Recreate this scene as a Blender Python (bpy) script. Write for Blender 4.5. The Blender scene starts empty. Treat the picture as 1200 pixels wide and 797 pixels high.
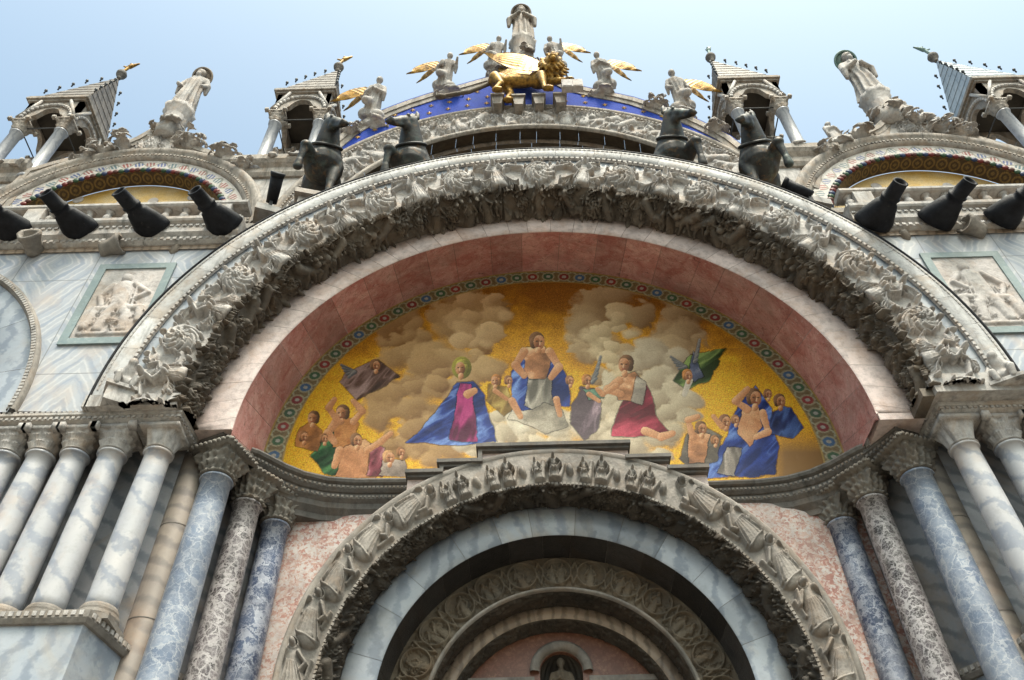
import bpy, bmesh, math, random
import numpy as np
from mathutils import Vector, Matrix, geometry
random.seed(7); rng = np.random.default_rng(7)
sc = bpy.context.scene
COL = sc.collection
PI = math.pi; R_ = math.radians

# ------------------------------------------------------------------ camera
CAM = np.array([-0.487, -8.5, 1.6]); FPX = 1020.0
PITCH, ROLL, YAW = R_(47.93), R_(-1.12), R_(-0.46)
def cam_axes():
    cy, sy, cp, sp = math.cos(YAW), math.sin(YAW), math.cos(PITCH), math.sin(PITCH)
    f = np.array([sy*cp, cy*cp, sp]); r = np.array([cy, -sy, 0.0]); u = np.cross(r, f)
    c, s = math.cos(ROLL), math.sin(ROLL)
    return c*r+s*u, -s*r+c*u, f
CR, CU, CF = cam_axes()
cam = bpy.data.objects.new('camera', bpy.data.cameras.new('camera')); COL.objects.link(cam)
m = Matrix.Identity(4)
for i in range(3):
    m[i][0], m[i][1], m[i][2], m[i][3] = CR[i], CU[i], -CF[i], CAM[i]
cam.matrix_world = m
cam.data.sensor_width = 36; cam.data.lens = 36*FPX/1200; cam.data.clip_end = 6000
sc.camera = cam
def at(u, v, Y):
    """point on the vertical plane y=Y seen at photo pixel u,v"""
    d = ((u-600)*CR - (v-398.5)*CU)/FPX + CF
    t = (Y-CAM[1])/d[1]
    return CAM + t*d

# ------------------------------------------------------------------ light
SUN_EL, SUN_AZ = R_(65), R_(16)          # high in front of the facade, veiled
w = bpy.data.worlds.new('World'); sc.world = w; w.use_nodes = True
nt = w.node_tree; nt.nodes.clear()
sky = nt.nodes.new('ShaderNodeTexSky'); sky.sky_type = 'NISHITA'; sky.sun_disc = False
sky.sun_elevation = SUN_EL; sky.sun_rotation = PI + SUN_AZ*-1
sky.air_density = 1.1; sky.dust_density = 8.0; sky.ozone_density = 0.1; sky.altitude = 0
bg = nt.nodes.new('ShaderNodeBackground'); bg.inputs[1].default_value = 0.15
wo = nt.nodes.new('ShaderNodeOutputWorld')
tint = nt.nodes.new('ShaderNodeMix'); tint.data_type = 'RGBA'; tint.blend_type = 'MULTIPLY'; tint.inputs[0].default_value = 1
tint.inputs[7].default_value = (.90, 1.05, .99, 1)
nt.links.new(sky.outputs[0], tint.inputs[6]); nt.links.new(tint.outputs[2], bg.inputs[0]); nt.links.new(bg.outputs[0], wo.inputs[0])
sl = bpy.data.lights.new('sun', 'SUN'); sl.energy = 1.7; sl.angle = R_(14); sl.color = (1, .91, .85)
so = bpy.data.objects.new('sun', sl); COL.objects.link(so)
sd = Vector((math.sin(SUN_AZ)*math.cos(SUN_EL), -math.cos(SUN_AZ)*math.cos(SUN_EL), math.sin(SUN_EL)))
so.rotation_euler = sd.to_track_quat('Z', 'Y').to_euler()
sc.view_settings.view_transform = 'Standard'; sc.view_settings.look = 'None'
sc.view_settings.exposure = 1.0; sc.view_settings.gamma = 1; sc.view_settings.use_curve_mapping = False

# ------------------------------------------------------------------ object helpers
def mk(name, V, F, mat=None, parent=None, smooth=False, col=None):
    me = bpy.data.meshes.new(name)
    V = np.asarray(V, dtype=np.float32)
    if isinstance(F, np.ndarray):
        n, k = F.shape
        me.vertices.add(len(V)); me.vertices.foreach_set('co', V.ravel())
        me.loops.add(n*k); me.loops.foreach_set('vertex_index', F.astype(np.int32).ravel())
        me.polygons.add(n); me.polygons.foreach_set('loop_start', np.arange(0, n*k, k, dtype=np.int32))
        me.polygons.foreach_set('loop_total', np.full(n, k, dtype=np.int32))
        me.update(calc_edges=True)
    else:
        me.from_pydata(V.tolist(), [], F)
    if smooth: me.polygons.foreach_set('use_smooth', np.ones(len(me.polygons), dtype=bool))
    if col is not None:
        ca = me.color_attributes.new('col', 'FLOAT_COLOR', 'POINT')
        c4 = np.ones((len(V), 4), dtype=np.float32); c4[:, :3] = np.asarray(col).reshape(len(V), -1)
        ca.data.foreach_set('color', c4.ravel())
    if mat: me.materials.append(mat)
    o = bpy.data.objects.new(name, me); COL.objects.link(o)
    if parent: o.parent = parent
    return o
def tag(o, label=None, cat=None, group=None, kind=None):
    if label: o['label'] = label
    if cat: o['category'] = cat
    if group: o['group'] = group
    if kind: o['kind'] = kind
    return o
def thing(name, label, cat, group=None, loc=(0, 0, 0), rz=0):
    o = bpy.data.objects.new(name, None); COL.objects.link(o); o.empty_display_size = .2
    o.location = loc; o.rotation_euler = (0, 0, rz)
    return tag(o, label, cat, group)
def dup(root, label=None, loc=None, rz=None, mirror=False):
    r = root.copy(); COL.objects.link(r)
    if label: r['label'] = label
    if loc is not None: r.location = loc
    if rz is not None: r.rotation_euler = (0, 0, rz)
    if mirror: r.scale.x = -r.scale.x
    for c in list(root.children):
        d = c.copy(); COL.objects.link(d); d.parent = r
        for g in list(c.children):
            e = g.copy(); COL.objects.link(e); e.parent = d
    return r
def gridF(nu, nv, off=0):
    a = np.arange(nu*nv).reshape(nu, nv)
    return np.stack([a[:-1, :-1], a[1:, :-1], a[1:, 1:], a[:-1, 1:]], -1).reshape(-1, 4)+off
class MB:
    """collects verts/faces (quads or ngons) for ONE mesh object"""
    def __init__(s): s.V = []; s.F = []; s.C = []
    def add(s, V, F, c=None):
        o = len(s.V); V = [tuple(map(float, v)) for v in V]; s.V += V
        s.F += [tuple(int(i)+o for i in f) for f in F]
        s.C += [c if c is not None else 1.0]*len(V)
    def box(s, a, b, c=None, M=None):
        (x0, y0, z0), (x1, y1, z1) = a, b
        V = [(x, y, z) for x in (x0, x1) for y in (y0, y1) for z in (z0, z1)]
        if M is not None: V = [tuple(M @ Vector(v)) for v in V]
        s.add(V, [(0, 1, 3, 2), (4, 6, 7, 5), (0, 4, 5, 1), (2, 3, 7, 6), (0, 2, 6, 4), (1, 5, 7, 3)], c)
    def lathe(s, prof, n=20, cen=(0, 0, 0), fn=None, c=None):
        V = []
        for (r, z) in prof:
            for k in range(n):
                a = 2*PI*k/n
                rr = fn(r, z, a) if fn else r
                V.append((cen[0]+rr*math.cos(a), cen[1]+rr*math.sin(a), cen[2]+z))
        F = []
        for i in range(len(prof)-1):
            for k in range(n):
                F.append((i*n+k, i*n+(k+1) % n, (i+1)*n+(k+1) % n, (i+1)*n+k))
        F.append(tuple(range(n))[::-1]); F.append(tuple((len(prof)-1)*n+k for k in range(n)))
        s.add(V, F, c)
    def prism(s, poly, y0, y1, c=None):
        """polygon in x,z extruded along y"""
        n = len(poly)
        V = [(p[0], y0, p[1]) for p in poly]+[(p[0], y1, p[1]) for p in poly]
        F = [(i, (i+1) % n, n+(i+1) % n, n+i) for i in range(n)]
        for t in geometry.tessellate_polygon([[Vector((p[0], p[1], 0)) for p in poly]]):
            F.append(tuple(t)); F.append(tuple(n+i for i in t[::-1]))
        s.add(V, F, c)
    def bar(s, p, q, r, r2=None, n=8, c=None):
        p = Vector(p); q = Vector(q); r2 = r if r2 is None else r2
        d = (q-p).normalized(); a = d.orthogonal().normalized(); b = d.cross(a)
        V = [p+(a*math.cos(2*PI*k/n)+b*math.sin(2*PI*k/n))*r for k in range(n)]
        V += [q+(a*math.cos(2*PI*k/n)+b*math.sin(2*PI*k/n))*r2 for k in range(n)]
        F = [(k, (k+1) % n, n+(k+1) % n, n+k) for k in range(n)]+[tuple(range(n))[::-1], tuple(range(n, 2*n))]
        s.add([tuple(v) for v in V], F, c)
    def build(s, name, mat, parent=None, smooth=False):
        return mk(name, s.V, s.F, mat, parent, smooth, np.repeat(np.array(s.C)[:, None], 3, 1))

# blobs: overlapping closed shapes fused into one continuous carved surface
def p_caps(p, q, r0, r1=None, n=18):
    r1 = r0 if r1 is None else r1
    p = np.array(p, float); q = np.array(q, float); d = q-p; L = np.linalg.norm(d)
    d = d/L if L > 1e-6 else np.array([0, 0, 1.0])
    a = np.cross(d, [0, 0, 1.0] if abs(d[2]) < .9 else [1.0, 0, 0]); a /= np.linalg.norm(a); b = np.cross(d, a)
    rings = [(p-d*r0*math.cos(t), r0*math.sin(t)) for t in (.1, .4, .75, 1.15)]+[(p, r0), (q, r1)]+[(q+d*r1*math.cos(t), r1*math.sin(t)) for t in (1.15, .75, .4, .1)]
    ang = np.arange(n)*2*PI/n
    V = np.concatenate([c+rr*(np.cos(ang)[:, None]*a+np.sin(ang)[:, None]*b) for c, rr in rings])
    F = [(i*n+k, i*n+(k+1) % n, (i+1)*n+(k+1) % n, (i+1)*n+k) for i in range(len(rings)-1) for k in range(n)]
    F += [tuple(range(n))[::-1], tuple((len(rings)-1)*n+k for k in range(n))]
    return V, F
def p_ell(c, r, rot=None, n=20):
    V, F = p_caps((0, 0, -.001), (0, 0, .001), 1, 1, n)
    V = V*np.array(r)
    if rot is not None: V = V @ np.array(Matrix.Rotation(rot[1], 3, rot[0])).T
    return V+np.array(c), F
def p_robe(stations, folds=9, amp=.09, seed=0, n=48):
    """closed draped form: stations of (z, cx, cy, rx, ry)"""
    r = random.Random(seed); ph = [r.uniform(0, 6.28) for _ in range(4)]
    st = []
    for (s0, s1) in zip(stations[:-1], stations[1:]):
        for k in range(5):
            t = k/5; st.append([s0[j]*(1-t)+s1[j]*t for j in range(5)])
    st.append(list(stations[-1])); V = []
    z0 = stations[0][0]; z1 = stations[-1][0]
    for (z, cx, cy, rx, ry) in st:
        t = (z-z0)/(z1-z0)
        for k in range(n):
            a = 2*PI*k/n
            g = 1+amp*(1-.6*t)*(math.sin(folds*a+ph[0]+2.2*t)+.6*math.sin((folds//2+1)*a+ph[1]-3*t))
            V.append((cx+rx*g*math.cos(a), cy+ry*g*math.sin(a), z))
    m_ = len(st)
    F = [(i*n+k, i*n+(k+1) % n, (i+1)*n+(k+1) % n, (i+1)*n+k) for i in range(m_-1) for k in range(n)]
    F += [tuple(range(n))[::-1], tuple((m_-1)*n+k for k in range(n))]
    return np.array(V), F
def blob(name, prims, vox, mat, parent=None, smooth_it=2, M=None):
    V = []; F = []
    for (v, f) in prims:
        o = len(V); V += [tuple(x) for x in v]; F += [tuple(i+o for i in ff) for ff in f]
    if M is not None: V = [tuple(M @ Vector(v)) for v in V]
    me = bpy.data.meshes.new('tmp'); me.from_pydata(V, [], F)
    o = bpy.data.objects.new('tmp', me); COL.objects.link(o)
    md = o.modifiers.new('r', 'REMESH'); md.mode = 'VOXEL'; md.voxel_size = vox
    if smooth_it:
        sm = o.modifiers.new('s', 'SMOOTH'); sm.iterations = smooth_it; sm.factor = .5
    dg = bpy.context.evaluated_depsgraph_get(); dg.update()
    m2 = bpy.data.meshes.new_from_object(o.evaluated_get(dg))
    bpy.data.objects.remove(o); bpy.data.meshes.remove(me)
    m2.name = name; m2.materials.clear()
    if mat: m2.materials.append(mat)
    m2.polygons.foreach_set('use_smooth', np.ones(len(m2.polygons), dtype=bool))
    r = bpy.data.objects.new(name, m2); COL.objects.link(r)
    if parent: r.parent = parent
    return r

# ------------------------------------------------------------------ materials
class N:
    def __init__(s, name):
        s.m = bpy.data.materials.new(name); s.m.use_nodes = True; s.t = s.m.node_tree
        s.b = s.t.nodes['Principled BSDF']; s.vec = None
    def n(s, typ, **kw):
        x = s.t.nodes.new('ShaderNode'+typ)
        for k, v in kw.items():
            if k.startswith('i_'):
                key = k[2:]; key = int(key) if key.isdigit() else key.replace('_', ' ')
                if hasattr(v, 'is_output') or isinstance(v, bpy.types.NodeSocket): s.t.links.new(v, x.inputs[key])
                else: x.inputs[key].default_value = v
            else: setattr(x, k, v)
        return x
    def coord(s, scale=(1, 1, 1), rand=False):
        tc = s.n('TexCoord'); o = tc.outputs['Object']
        if rand:
            oi = s.n('ObjectInfo'); mu = s.n('Math', operation='MULTIPLY', i_0=oi.outputs['Random'], i_1=57.0)
            o = s.n('VectorMath', operation='ADD', i_0=o, i_1=mu.outputs[0]).outputs[0]
        if scale != (1, 1, 1): o = s.n('VectorMath', operation='MULTIPLY', i_0=o, i_1=scale).outputs[0]
        return o
    def noise(s, vec, scale, detail=5, rough=.6, dist=0.0):
        return s.n('TexNoise', i_Vector=vec, i_Scale=scale, i_Detail=detail, i_Roughness=rough, i_Distortion=dist).outputs['Fac']
    def ramp(s, fac, stops, interp='LINEAR'):
        x = s.n('ValToRGB', i_Fac=fac); x.color_ramp.interpolation = interp
        e = x.color_ramp.elements
        while len(e) < len(stops): e.new(.5)
        for i, (p, c) in enumerate(stops):
            e[i].position = p
            e[i].color = (c, c, c, 1) if isinstance(c, (int, float)) else (*c, 1)
        return x.outputs['Color']
    def mix(s, fac, a, b, mode='MIX'):
        x = s.n('Mix', data_type='RGBA', blend_type=mode)
        for key, v in ((0, fac), (6, a), (7, b)):
            if isinstance(v, bpy.types.NodeSocket): s.t.links.new(v, x.inputs[key])
            elif isinstance(v, (int, float)): x.inputs[key].default_value = v if key == 0 else (v, v, v, 1)
            else: x.inputs[key].default_value = (*v, 1)
        return x.outputs[2]
    def fin(s, col, rough=.6, bump=None, bs=.3, bd=.02, metal=0.0, spec=.4):
        if isinstance(col, bpy.types.NodeSocket): s.t.links.new(col, s.b.inputs['Base Color'])
        else: s.b.inputs['Base Color'].default_value = (*col, 1)
        if isinstance(rough, bpy.types.NodeSocket): s.t.links.new(rough, s.b.inputs['Roughness'])
        else: s.b.inputs['Roughness'].default_value = rough
        s.b.inputs['Metallic'].default_value = metal
        s.b.inputs['Specular IOR Level'].default_value = spec
        if bump is not None:
            bn = s.n('Bump', i_Height=bump, i_Strength=bs, i_Distance=bd)
            s.t.links.new(bn.outputs[0], s.b.inputs['Normal'])
        return s.m
    def tone(s, col, amt=1.0):
        a = s.n('Attribute', attribute_name='col')
        return s.mix(amt, col, a.outputs['Color'], 'MULTIPLY')

def m_stone(name, a, b, dark, soot=.5, scale=1.0, tone=False, rough=.75, streak=True):
    k = N(name); v = k.coord(rand=True)
    n1 = k.noise(v, 1.3*scale, 6, .65); n2 = k.noise(v, 9*scale, 5, .7)
    c = k.mix(k.ramp(n1, [(.35, 0), (.65, 1)]), a, b)
    vs = k.n('VectorMath', operation='MULTIPLY', i_0=v, i_1=(5, 5, .7)).outputs[0]
    st = k.noise(vs if streak else v, 1.1*scale, 6, .7, .6)
    c = k.mix(k.ramp(st, [(.66-.3*soot, 0), (.84-.2*soot, .9)]), c, dark)
    c = k.mix(k.ramp(n2, [(.3, .7), (.55, 0)]), c, [x*.4 for x in a])
    c = k.mix(k.ramp(k.noise(v, 1.7*scale, 6, .7, .8), [(.48, 0), (.68, .6)]), c, [a[0]*.72, a[1]*.56, a[2]*.42])
    if tone: c = k.tone(c)
    return k.fin(c, rough, k.noise(v, 28, 6, .7), .35, .02)
def m_vein(name, base, alt, vein, scale=1.0, warm=None, tone=False, rough=.35, rot=(0, 0, 0), dist=6.0, vs=1.2):
    """veined marble: wavy bands broken by noise"""
    k = N(name); v = k.coord(rand=True)
    mp = k.n('Mapping', i_Vector=v, i_Rotation=rot).outputs[0]
    wv = k.n('TexWave', i_Vector=mp, i_Scale=vs*scale, i_Distortion=dist, i_Detail=5.0, i_Detail_Scale=1.2, i_Detail_Roughness=.65).outputs['Fac']
    n1 = k.noise(v, 1.1*scale, 6, .6, .8)
    c = k.mix(k.ramp(n1, [(.3, 0), (.7, 1)]), base, alt)
    c = k.mix(k.ramp(wv, [(.55, 0), (.95, .75)]), c, vein)
    if warm: c = k.mix(k.ramp(k.noise(v, .7*scale, 5, .6, 1.5), [(.52, 0), (.72, .8)]), c, warm)
    c = k.mix(k.ramp(k.noise(v, 7, 6, .75), [(.3, .35), (.5, 0)]), c, [x*.45 for x in base])
    if tone: c = k.tone(c)
    return k.fin(c, rough, k.noise(v, 20, 5, .6), .12, .01)
def m_breccia(name, ground, frag, frag2, scale, edge=.06, rand=True, rough=.4, ground2=None, fill=.55, warp=1.0):
    """angular pieces set in a ground: cells of two sizes, warped and overlaid with clouding"""
    k = N(name); v0 = k.coord(rand=rand)
    nz = k.n('TexNoise', i_Vector=v0, i_Scale=2.2*scale**.5, i_Detail=6.0, i_Roughness=.72)
    off = k.n('VectorMath', operation='SCALE', i_0=nz.outputs['Color']); off.inputs['Scale'].default_value = .55*warp/scale**.5
    v = k.n('VectorMath', operation='ADD', i_0=v0, i_1=off.outputs[0]).outputs[0]
    ed = k.n('TexVoronoi', feature='DISTANCE_TO_EDGE', i_Vector=v, i_Scale=scale).outputs['Distance']
    cc = k.n('TexVoronoi', feature='F1', i_Vector=v, i_Scale=scale).outputs['Color']
    ed2 = k.n('TexVoronoi', feature='DISTANCE_TO_EDGE', i_Vector=v, i_Scale=scale*2.7).outputs['Distance']
    cc2 = k.n('TexVoronoi', feature='F1', i_Vector=v, i_Scale=scale*2.7).outputs['Color']
    sep = k.n('SeparateColor', i_Color=cc); sep2 = k.n('SeparateColor', i_Color=cc2)
    c = k.mix(sep.outputs[0], frag, frag2)
    g = ground if ground2 is None else k.mix(k.ramp(k.noise(v0, 3, 4), [(.4, 0), (.6, 1)]), ground, ground2)
    c = k.mix(k.ramp(sep2.outputs[1], [(fill, 0), (min(1, fill+.12), .8)]), c, g)
    c = k.mix(k.ramp(ed2, [(0, .75), (edge*1.6, .35), (edge*3, 0)]), c, g)
    c = k.mix(k.ramp(ed, [(0, 1), (edge, .85), (edge*2.4, 0)]), c, g)
    c = k.mix(k.ramp(k.noise(v0, 1.6, 7, .75, 1.0), [(.46, 0), (.62, .45)]), c, g)
    c = k.mix(k.ramp(k.noise(v0, 1.2, 6, .7), [(.35, .45), (.6, 0)]), c, [x*.4 for x in frag])
    return k.fin(c, rough, k.noise(v0, 15, 5, .6), .12, .01)

M = {}
M['white'] = m_stone('weathered white stone', (.50, .475, .455), (.34, .325, .312), (.055, .052, .05), .58)
M['band'] = m_stone('white marble blocks', (.60, .595, .59), (.47, .47, .475), (.12, .12, .12), .45, tone=True)
M['frieze'] = m_stone('carved white stone', (.50, .475, .455), (.29, .272, .26), (.045, .04, .037), .52, 1.6, streak=False)
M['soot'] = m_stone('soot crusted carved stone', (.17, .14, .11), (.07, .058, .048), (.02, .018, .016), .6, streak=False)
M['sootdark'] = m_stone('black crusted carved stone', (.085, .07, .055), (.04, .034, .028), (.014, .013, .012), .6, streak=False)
M['midcap'] = m_stone('dark carved capital stone', (.22, .20, .175), (.12, .11, .095), (.025, .023, .02), .6, streak=False)
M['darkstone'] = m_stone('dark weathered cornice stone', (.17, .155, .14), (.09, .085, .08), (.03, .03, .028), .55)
M['midstone'] = m_stone('grey carved stone', (.31, .28, .25), (.18, .162, .145), (.04, .036, .03), .55, streak=False)
M['brownstone'] = m_stone('brown carved stone', (.17, .135, .095), (.085, .068, .05), (.02, .018, .015), .55, streak=False)
M['pink'] = m_stone('pale pink marble', (.62, .50, .465), (.56, .47, .445), (.32, .26, .24), .4, tone=True, rough=.5, streak=False)
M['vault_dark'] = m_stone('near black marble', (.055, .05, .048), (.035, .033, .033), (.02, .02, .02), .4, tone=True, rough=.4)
M['bluewhite'] = m_vein('blue white marble', (.40, .425, .46), (.30, .335, .385), (.18, .21, .26), 1.1, (.36, .33, .29), tone=True, vs=.9, dist=9)
M['brownband'] = m_vein('brown veined marble', (.42, .33, .25), (.28, .21, .16), (.16, .12, .09), 1.6, tone=True)
M['col_white'] = m_vein('white marble shaft', (.49, .475, .475), (.36, .37, .40), (.23, .255, .31), 1.1, (.42, .32, .25), rot=(0, .75, .4), vs=.9, dist=11)
M['col_bluegrey'] = m_breccia('blue grey marble shaft', (.42, .44, .48), (.14, .18, .26), (.22, .265, .345), 4.6, .018, fill=.88)
M['col_black'] = m_breccia('black and white breccia shaft', (.46, .43, .43), (.035, .03, .03), (.12, .10, .11), 8, .038, fill=.82)
M['col_blue'] = m_breccia('deep blue veined shaft', (.38, .40, .46), (.035, .05, .10), (.09, .12, .20), 4.2, .026, fill=.82, warp=1.6)
def m_speckle():
    k = N('red and white breccia'); v0 = k.coord()
    nz = k.n('TexNoise', i_Vector=v0, i_Scale=7.0, i_Detail=5.0, i_Roughness=.7)
    off = k.n('VectorMath', operation='SCALE', i_0=nz.outputs['Color']); off.inputs['Scale'].default_value = .16
    v = k.n('VectorMath', operation='ADD', i_0=v0, i_1=off.outputs[0]).outputs[0]
    big = k.noise(v0, .55, 4, .6, .5)
    stops = [(.0, (.30, .09, .065)), (.16, (.42, .17, .12)), (.30, (.48, .29, .23)), (.42, (.60, .47, .42)), (.62, (.56, .50, .465)), (.85, (.56, .53, .52)), (1, (.60, .56, .53))]
    c = None
    for sc_, w_ in ((11, 1), (19, .5), (34, .45)):
        vo = k.n('TexVoronoi', feature='F1', i_Vector=v, i_Scale=sc_)
        r = k.n('SeparateColor', i_Color=vo.outputs['Color']).outputs[0]
        sh = k.n('Math', operation='ADD', i_0=r, i_1=k.n('Math', operation='MULTIPLY_ADD', i_0=big, i_1=1.1, i_2=-.56).outputs[0]).outputs[0]
        cc = k.ramp(sh, stops)
        c = cc if c is None else k.mix(k.ramp(k.n('SeparateColor', i_Color=vo.outputs['Color']).outputs[1], [(1-w_-.02, 0), (1-w_+.02, .9)]), c, cc)
    e = k.n('TexVoronoi', feature='DISTANCE_TO_EDGE', i_Vector=v, i_Scale=11).outputs['Distance']
    c = k.mix(k.ramp(e, [(0, .55), (.02, .4), (.05, 0)]), c, (.36, .20, .16))
    c = k.mix(k.ramp(k.noise(v0, 1.5, 6, .7), [(.36, .6), (.58, .05)]), c, (.17, .12, .10))
    c = k.mix(.22, c, (.25, .21, .20))
    return k.fin(c, .45, nz.outputs['Fac'], .1, .01)
M['breccia'] = m_speckle()
M['pierwall'] = m_vein('grey veined pier slabs', (.30, .30, .31), (.20, .21, .23), (.11, .125, .15), 1.2, (.28, .22, .17), rot=(0, .9, .3), vs=1.0)
M['brownshaft'] = m_vein('brown streaked marble', (.21, .18, .15), (.15, .13, .115), (.09, .08, .075), .9, (.21, .14, .095), rot=(0, 1.3, 0), vs=1.3, dist=5, rough=.6)

def wall_marble():
    """book-matched slabs: diagonal veins mirrored slab by slab, thin joints"""
    k = N('book matched marble slabs'); v = k.coord()
    sp = k.n('SeparateXYZ', i_0=v)
    px = k.n('Math', operation='PINGPONG', i_0=sp.outputs[0], i_1=.62).outputs[0]
    pz = k.n('Math', operation='PINGPONG', i_0=sp.outputs[2], i_1=1.9).outputs[0]
    nz = k.noise(v, 1.6, 5, .6)
    a = k.n('Math', operation='MULTIPLY', i_0=px, i_1=1.5).outputs[0]
    b = k.n('Math', operation='ADD', i_0=a, i_1=pz).outputs[0]
    b = k.n('Math', operation='ADD', i_0=b, i_1=k.n('Math', operation='MULTIPLY', i_0=nz, i_1=.55).outputs[0]).outputs[0]
    s1 = k.n('Math', operation='SINE', i_0=k.n('Math', operation='MULTIPLY', i_0=b, i_1=34.0).outputs[0]).outputs[0]
    s2 = k.n('Math', operation='SINE', i_0=k.n('Math', operation='MULTIPLY', i_0=b, i_1=13.0).outputs[0]).outputs[0]
    c = k.mix(k.ramp(k.noise(v, .8, 5, .6), [(.35, 0), (.65, 1)]), (.40, .405, .425), (.30, .335, .39))
    c = k.mix(k.ramp(s1, [(.3, 0), (1, .6)]), c, (.53, .525, .525))
    c = k.mix(k.ramp(s2, [(.3, 0), (1, .65)]), c, (.22, .26, .33))
    c = k.mix(k.ramp(k.noise(k.n('VectorMath', operation='MULTIPLY', i_0=v, i_1=(1, 1, .35)).outputs[0], 1.4, 6, .65, .6), [(.52, 0), (.72, .7)]), c, (.45, .36, .29))
    c = k.mix(k.ramp(k.noise(v, 6, 6, .75), [(.3, .3), (.5, 0)]), c, (.22, .21, .21))
    jx = k.n('Math', operation='PINGPONG', i_0=sp.outputs[0], i_1=.62).outputs[0]
    c = k.mix(k.ramp(jx, [(.006, .75), (.012, 0)]), c, (.15, .15, .15))
    jz = k.n('Math', operation='PINGPONG', i_0=k.n('Math', operation='ADD', i_0=sp.outputs[2], i_1=.35).outputs[0], i_1=1.1).outputs[0]
    c = k.mix(k.ramp(jz, [(.006, .75), (.012, 0)]), c, (.15, .15, .15))
    return k.fin(c, .4, nz, .06, .02)
M['wall'] = wall_marble()
def red_marble():
    k = N('red nodular marble'); v = k.coord()
    n1 = k.noise(v, 2.2, 7, .7, .8); n2 = k.noise(v, 11, 6, .75, .4)
    c = k.mix(k.ramp(n1, [(.38, 0), (.62, 1)]), (.46, .18, .165), (.64, .38, .355))
    c = k.mix(k.ramp(n2, [(.56, 0), (.72, .8)]), c, (.72, .58, .54))
    vo = k.n('TexVoronoi', feature='DISTANCE_TO_EDGE', i_Vector=k.n('VectorMath', operation='ADD', i_0=v, i_1=k.n('TexNoise', i_Vector=v, i_Scale=3.0, i_Detail=4.0).outputs['Color']).outputs[0], i_Scale=6.0).outputs['Distance']
    c = k.mix(k.ramp(vo, [(0, .7), (.035, 0)]), c, (.20, .075, .065))
    c = k.mix(k.ramp(k.noise(v, 5, 7, .8, 1.0), [(.60, 0), (.66, .8)]), c, (.10, .05, .045))
    c = k.mix(k.ramp(k.noise(v, .9, 6, .7), [(.5, 0), (.7, .6)]), c, (.30, .20, .185))
    return k.fin(k.tone(c), .5, n2, .2, .01, 0.0, .2)
M['red'] = red_marble()
def attr_mat(name, rough=.35, metal=0.0, bump=60, spec=.15):
    k = N(name); a = k.n('Attribute', attribute_name='col'); v = k.coord()
    return k.fin(a.outputs['Color'], rough, k.noise(v, bump, 3, .7), .5, .008, metal, spec)
M['mosaic'] = attr_mat('glass mosaic', .38)
def m_gold():
    k = N('gilding'); v = k.coord(rand=True)
    n1 = k.noise(v, 8, 6, .7)
    c = k.mix(k.ramp(n1, [(.38, 0), (.62, 1)]), (.10, .055, .016), (.44, .24, .045))
    return k.fin(c, .45, k.noise(v, 30, 4, .6), .3, .02, .55)
M['gold'] = m_gold()
def m_goldmos():
    k = N('gold tesserae'); v = k.coord()
    n1 = k.noise(v, 40, 3, .7); n2 = k.noise(v, 1.6, 4, .6)
    c = k.mix(k.ramp(n2, [(.35, 0), (.65, 1)]), (.62, .38, .09), (.66, .52, .30))
    c = k.mix(k.ramp(n1, [(.4, .5), (.6, 0)]), c, (.28, .16, .05))
    return k.fin(c, .4, n1, .4, .01, .2)
M['goldmos'] = m_goldmos()
def m_bluemos():
    k = N('blue mosaic field'); v = k.coord()
    c = k.mix(k.ramp(k.noise(v, 30, 4, .8), [(.3, 0), (.7, 1)]), (.015, .035, .24), (.035, .08, .42))
    c = k.mix(k.ramp(k.noise(v, 1.4, 4, .6), [(.5, 0), (.75, .5)]), c, (.03, .06, .16))
    return k.fin(c, .75, k.noise(v, 50, 2), .3, .01, 0.0, .08)
M['bluemos'] = m_bluemos()
def m_bronze():
    k = N('patinated bronze'); v = k.coord(rand=True)
    n = k.noise(v, 2.2, 6, .65); n2 = k.noise(v, 7, 5, .7)
    c = k.mix(k.ramp(n, [(.4, 0), (.62, 1)]), (.022, .022, .022), (.05, .048, .045))
    c = k.mix(k.ramp(n2, [(.54, 0), (.72, .8)]), c, (.17, .095, .04))
    c = k.mix(k.ramp(k.noise(v, 4, 6, .7), [(.52, 0), (.68, .65)]), c, (.085, .115, .105))
    return k.fin(c, .5, n2, .25, .02, .35, .25)
M['bronze'] = m_bronze()
def m_flat(name, a, b, rough=.6, sc_=4, metal=0.0):
    k = N(name); v = k.coord(rand=True)
    return k.fin(k.mix(k.ramp(k.noise(v, sc_, 6, .7), [(.35, 0), (.65, 1)]), a, b), rough, k.noise(v, 25, 4), .25, .01, metal)
M['lead'] = m_flat('dark painted lead', (.007, .007, .009), (.018, .019, .024), .7)
def m_lead():
    k = N('dark painted lead'); v = k.coord(rand=True)
    c = k.mix(k.ramp(k.noise(v, 4, 6, .7), [(.35, 0), (.65, 1)]), (.006, .006, .008), (.018, .019, .024))
    c = k.mix(k.ramp(k.noise(v, 9, 7, .8), [(.60, 0), (.72, .7)]), c, (.075, .068, .06))
    return k.fin(c, .6, k.noise(v, 12, 5), .4, .02)
M['lead'] = m_lead()
M['lead'].node_tree.nodes['Principled BSDF'].inputs['Specular IOR Level'].default_value = .15
M['iron'] = m_flat('black iron', (.02, .02, .022), (.04, .04, .04), .5)
M['slate'] = m_flat('lead roof plates', (.075, .065, .058), (.20, .17, .145), .6, 3)
M['slateblue'] = m_flat('blue grey lead roof plates', (.24, .29, .34), (.36, .40, .44), .5, 2)
M['patina'] = m_flat('green copper', (.12, .22, .21), (.22, .30, .28), .6)
M['tower'] = m_stone('tower stone', (.42, .375, .33), (.26, .235, .21), (.05, .045, .04), .7)
M['colgrey'] = m_vein('grey tower shaft', (.38, .38, .40), (.30, .31, .34), (.20, .21, .24), 2)
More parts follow.
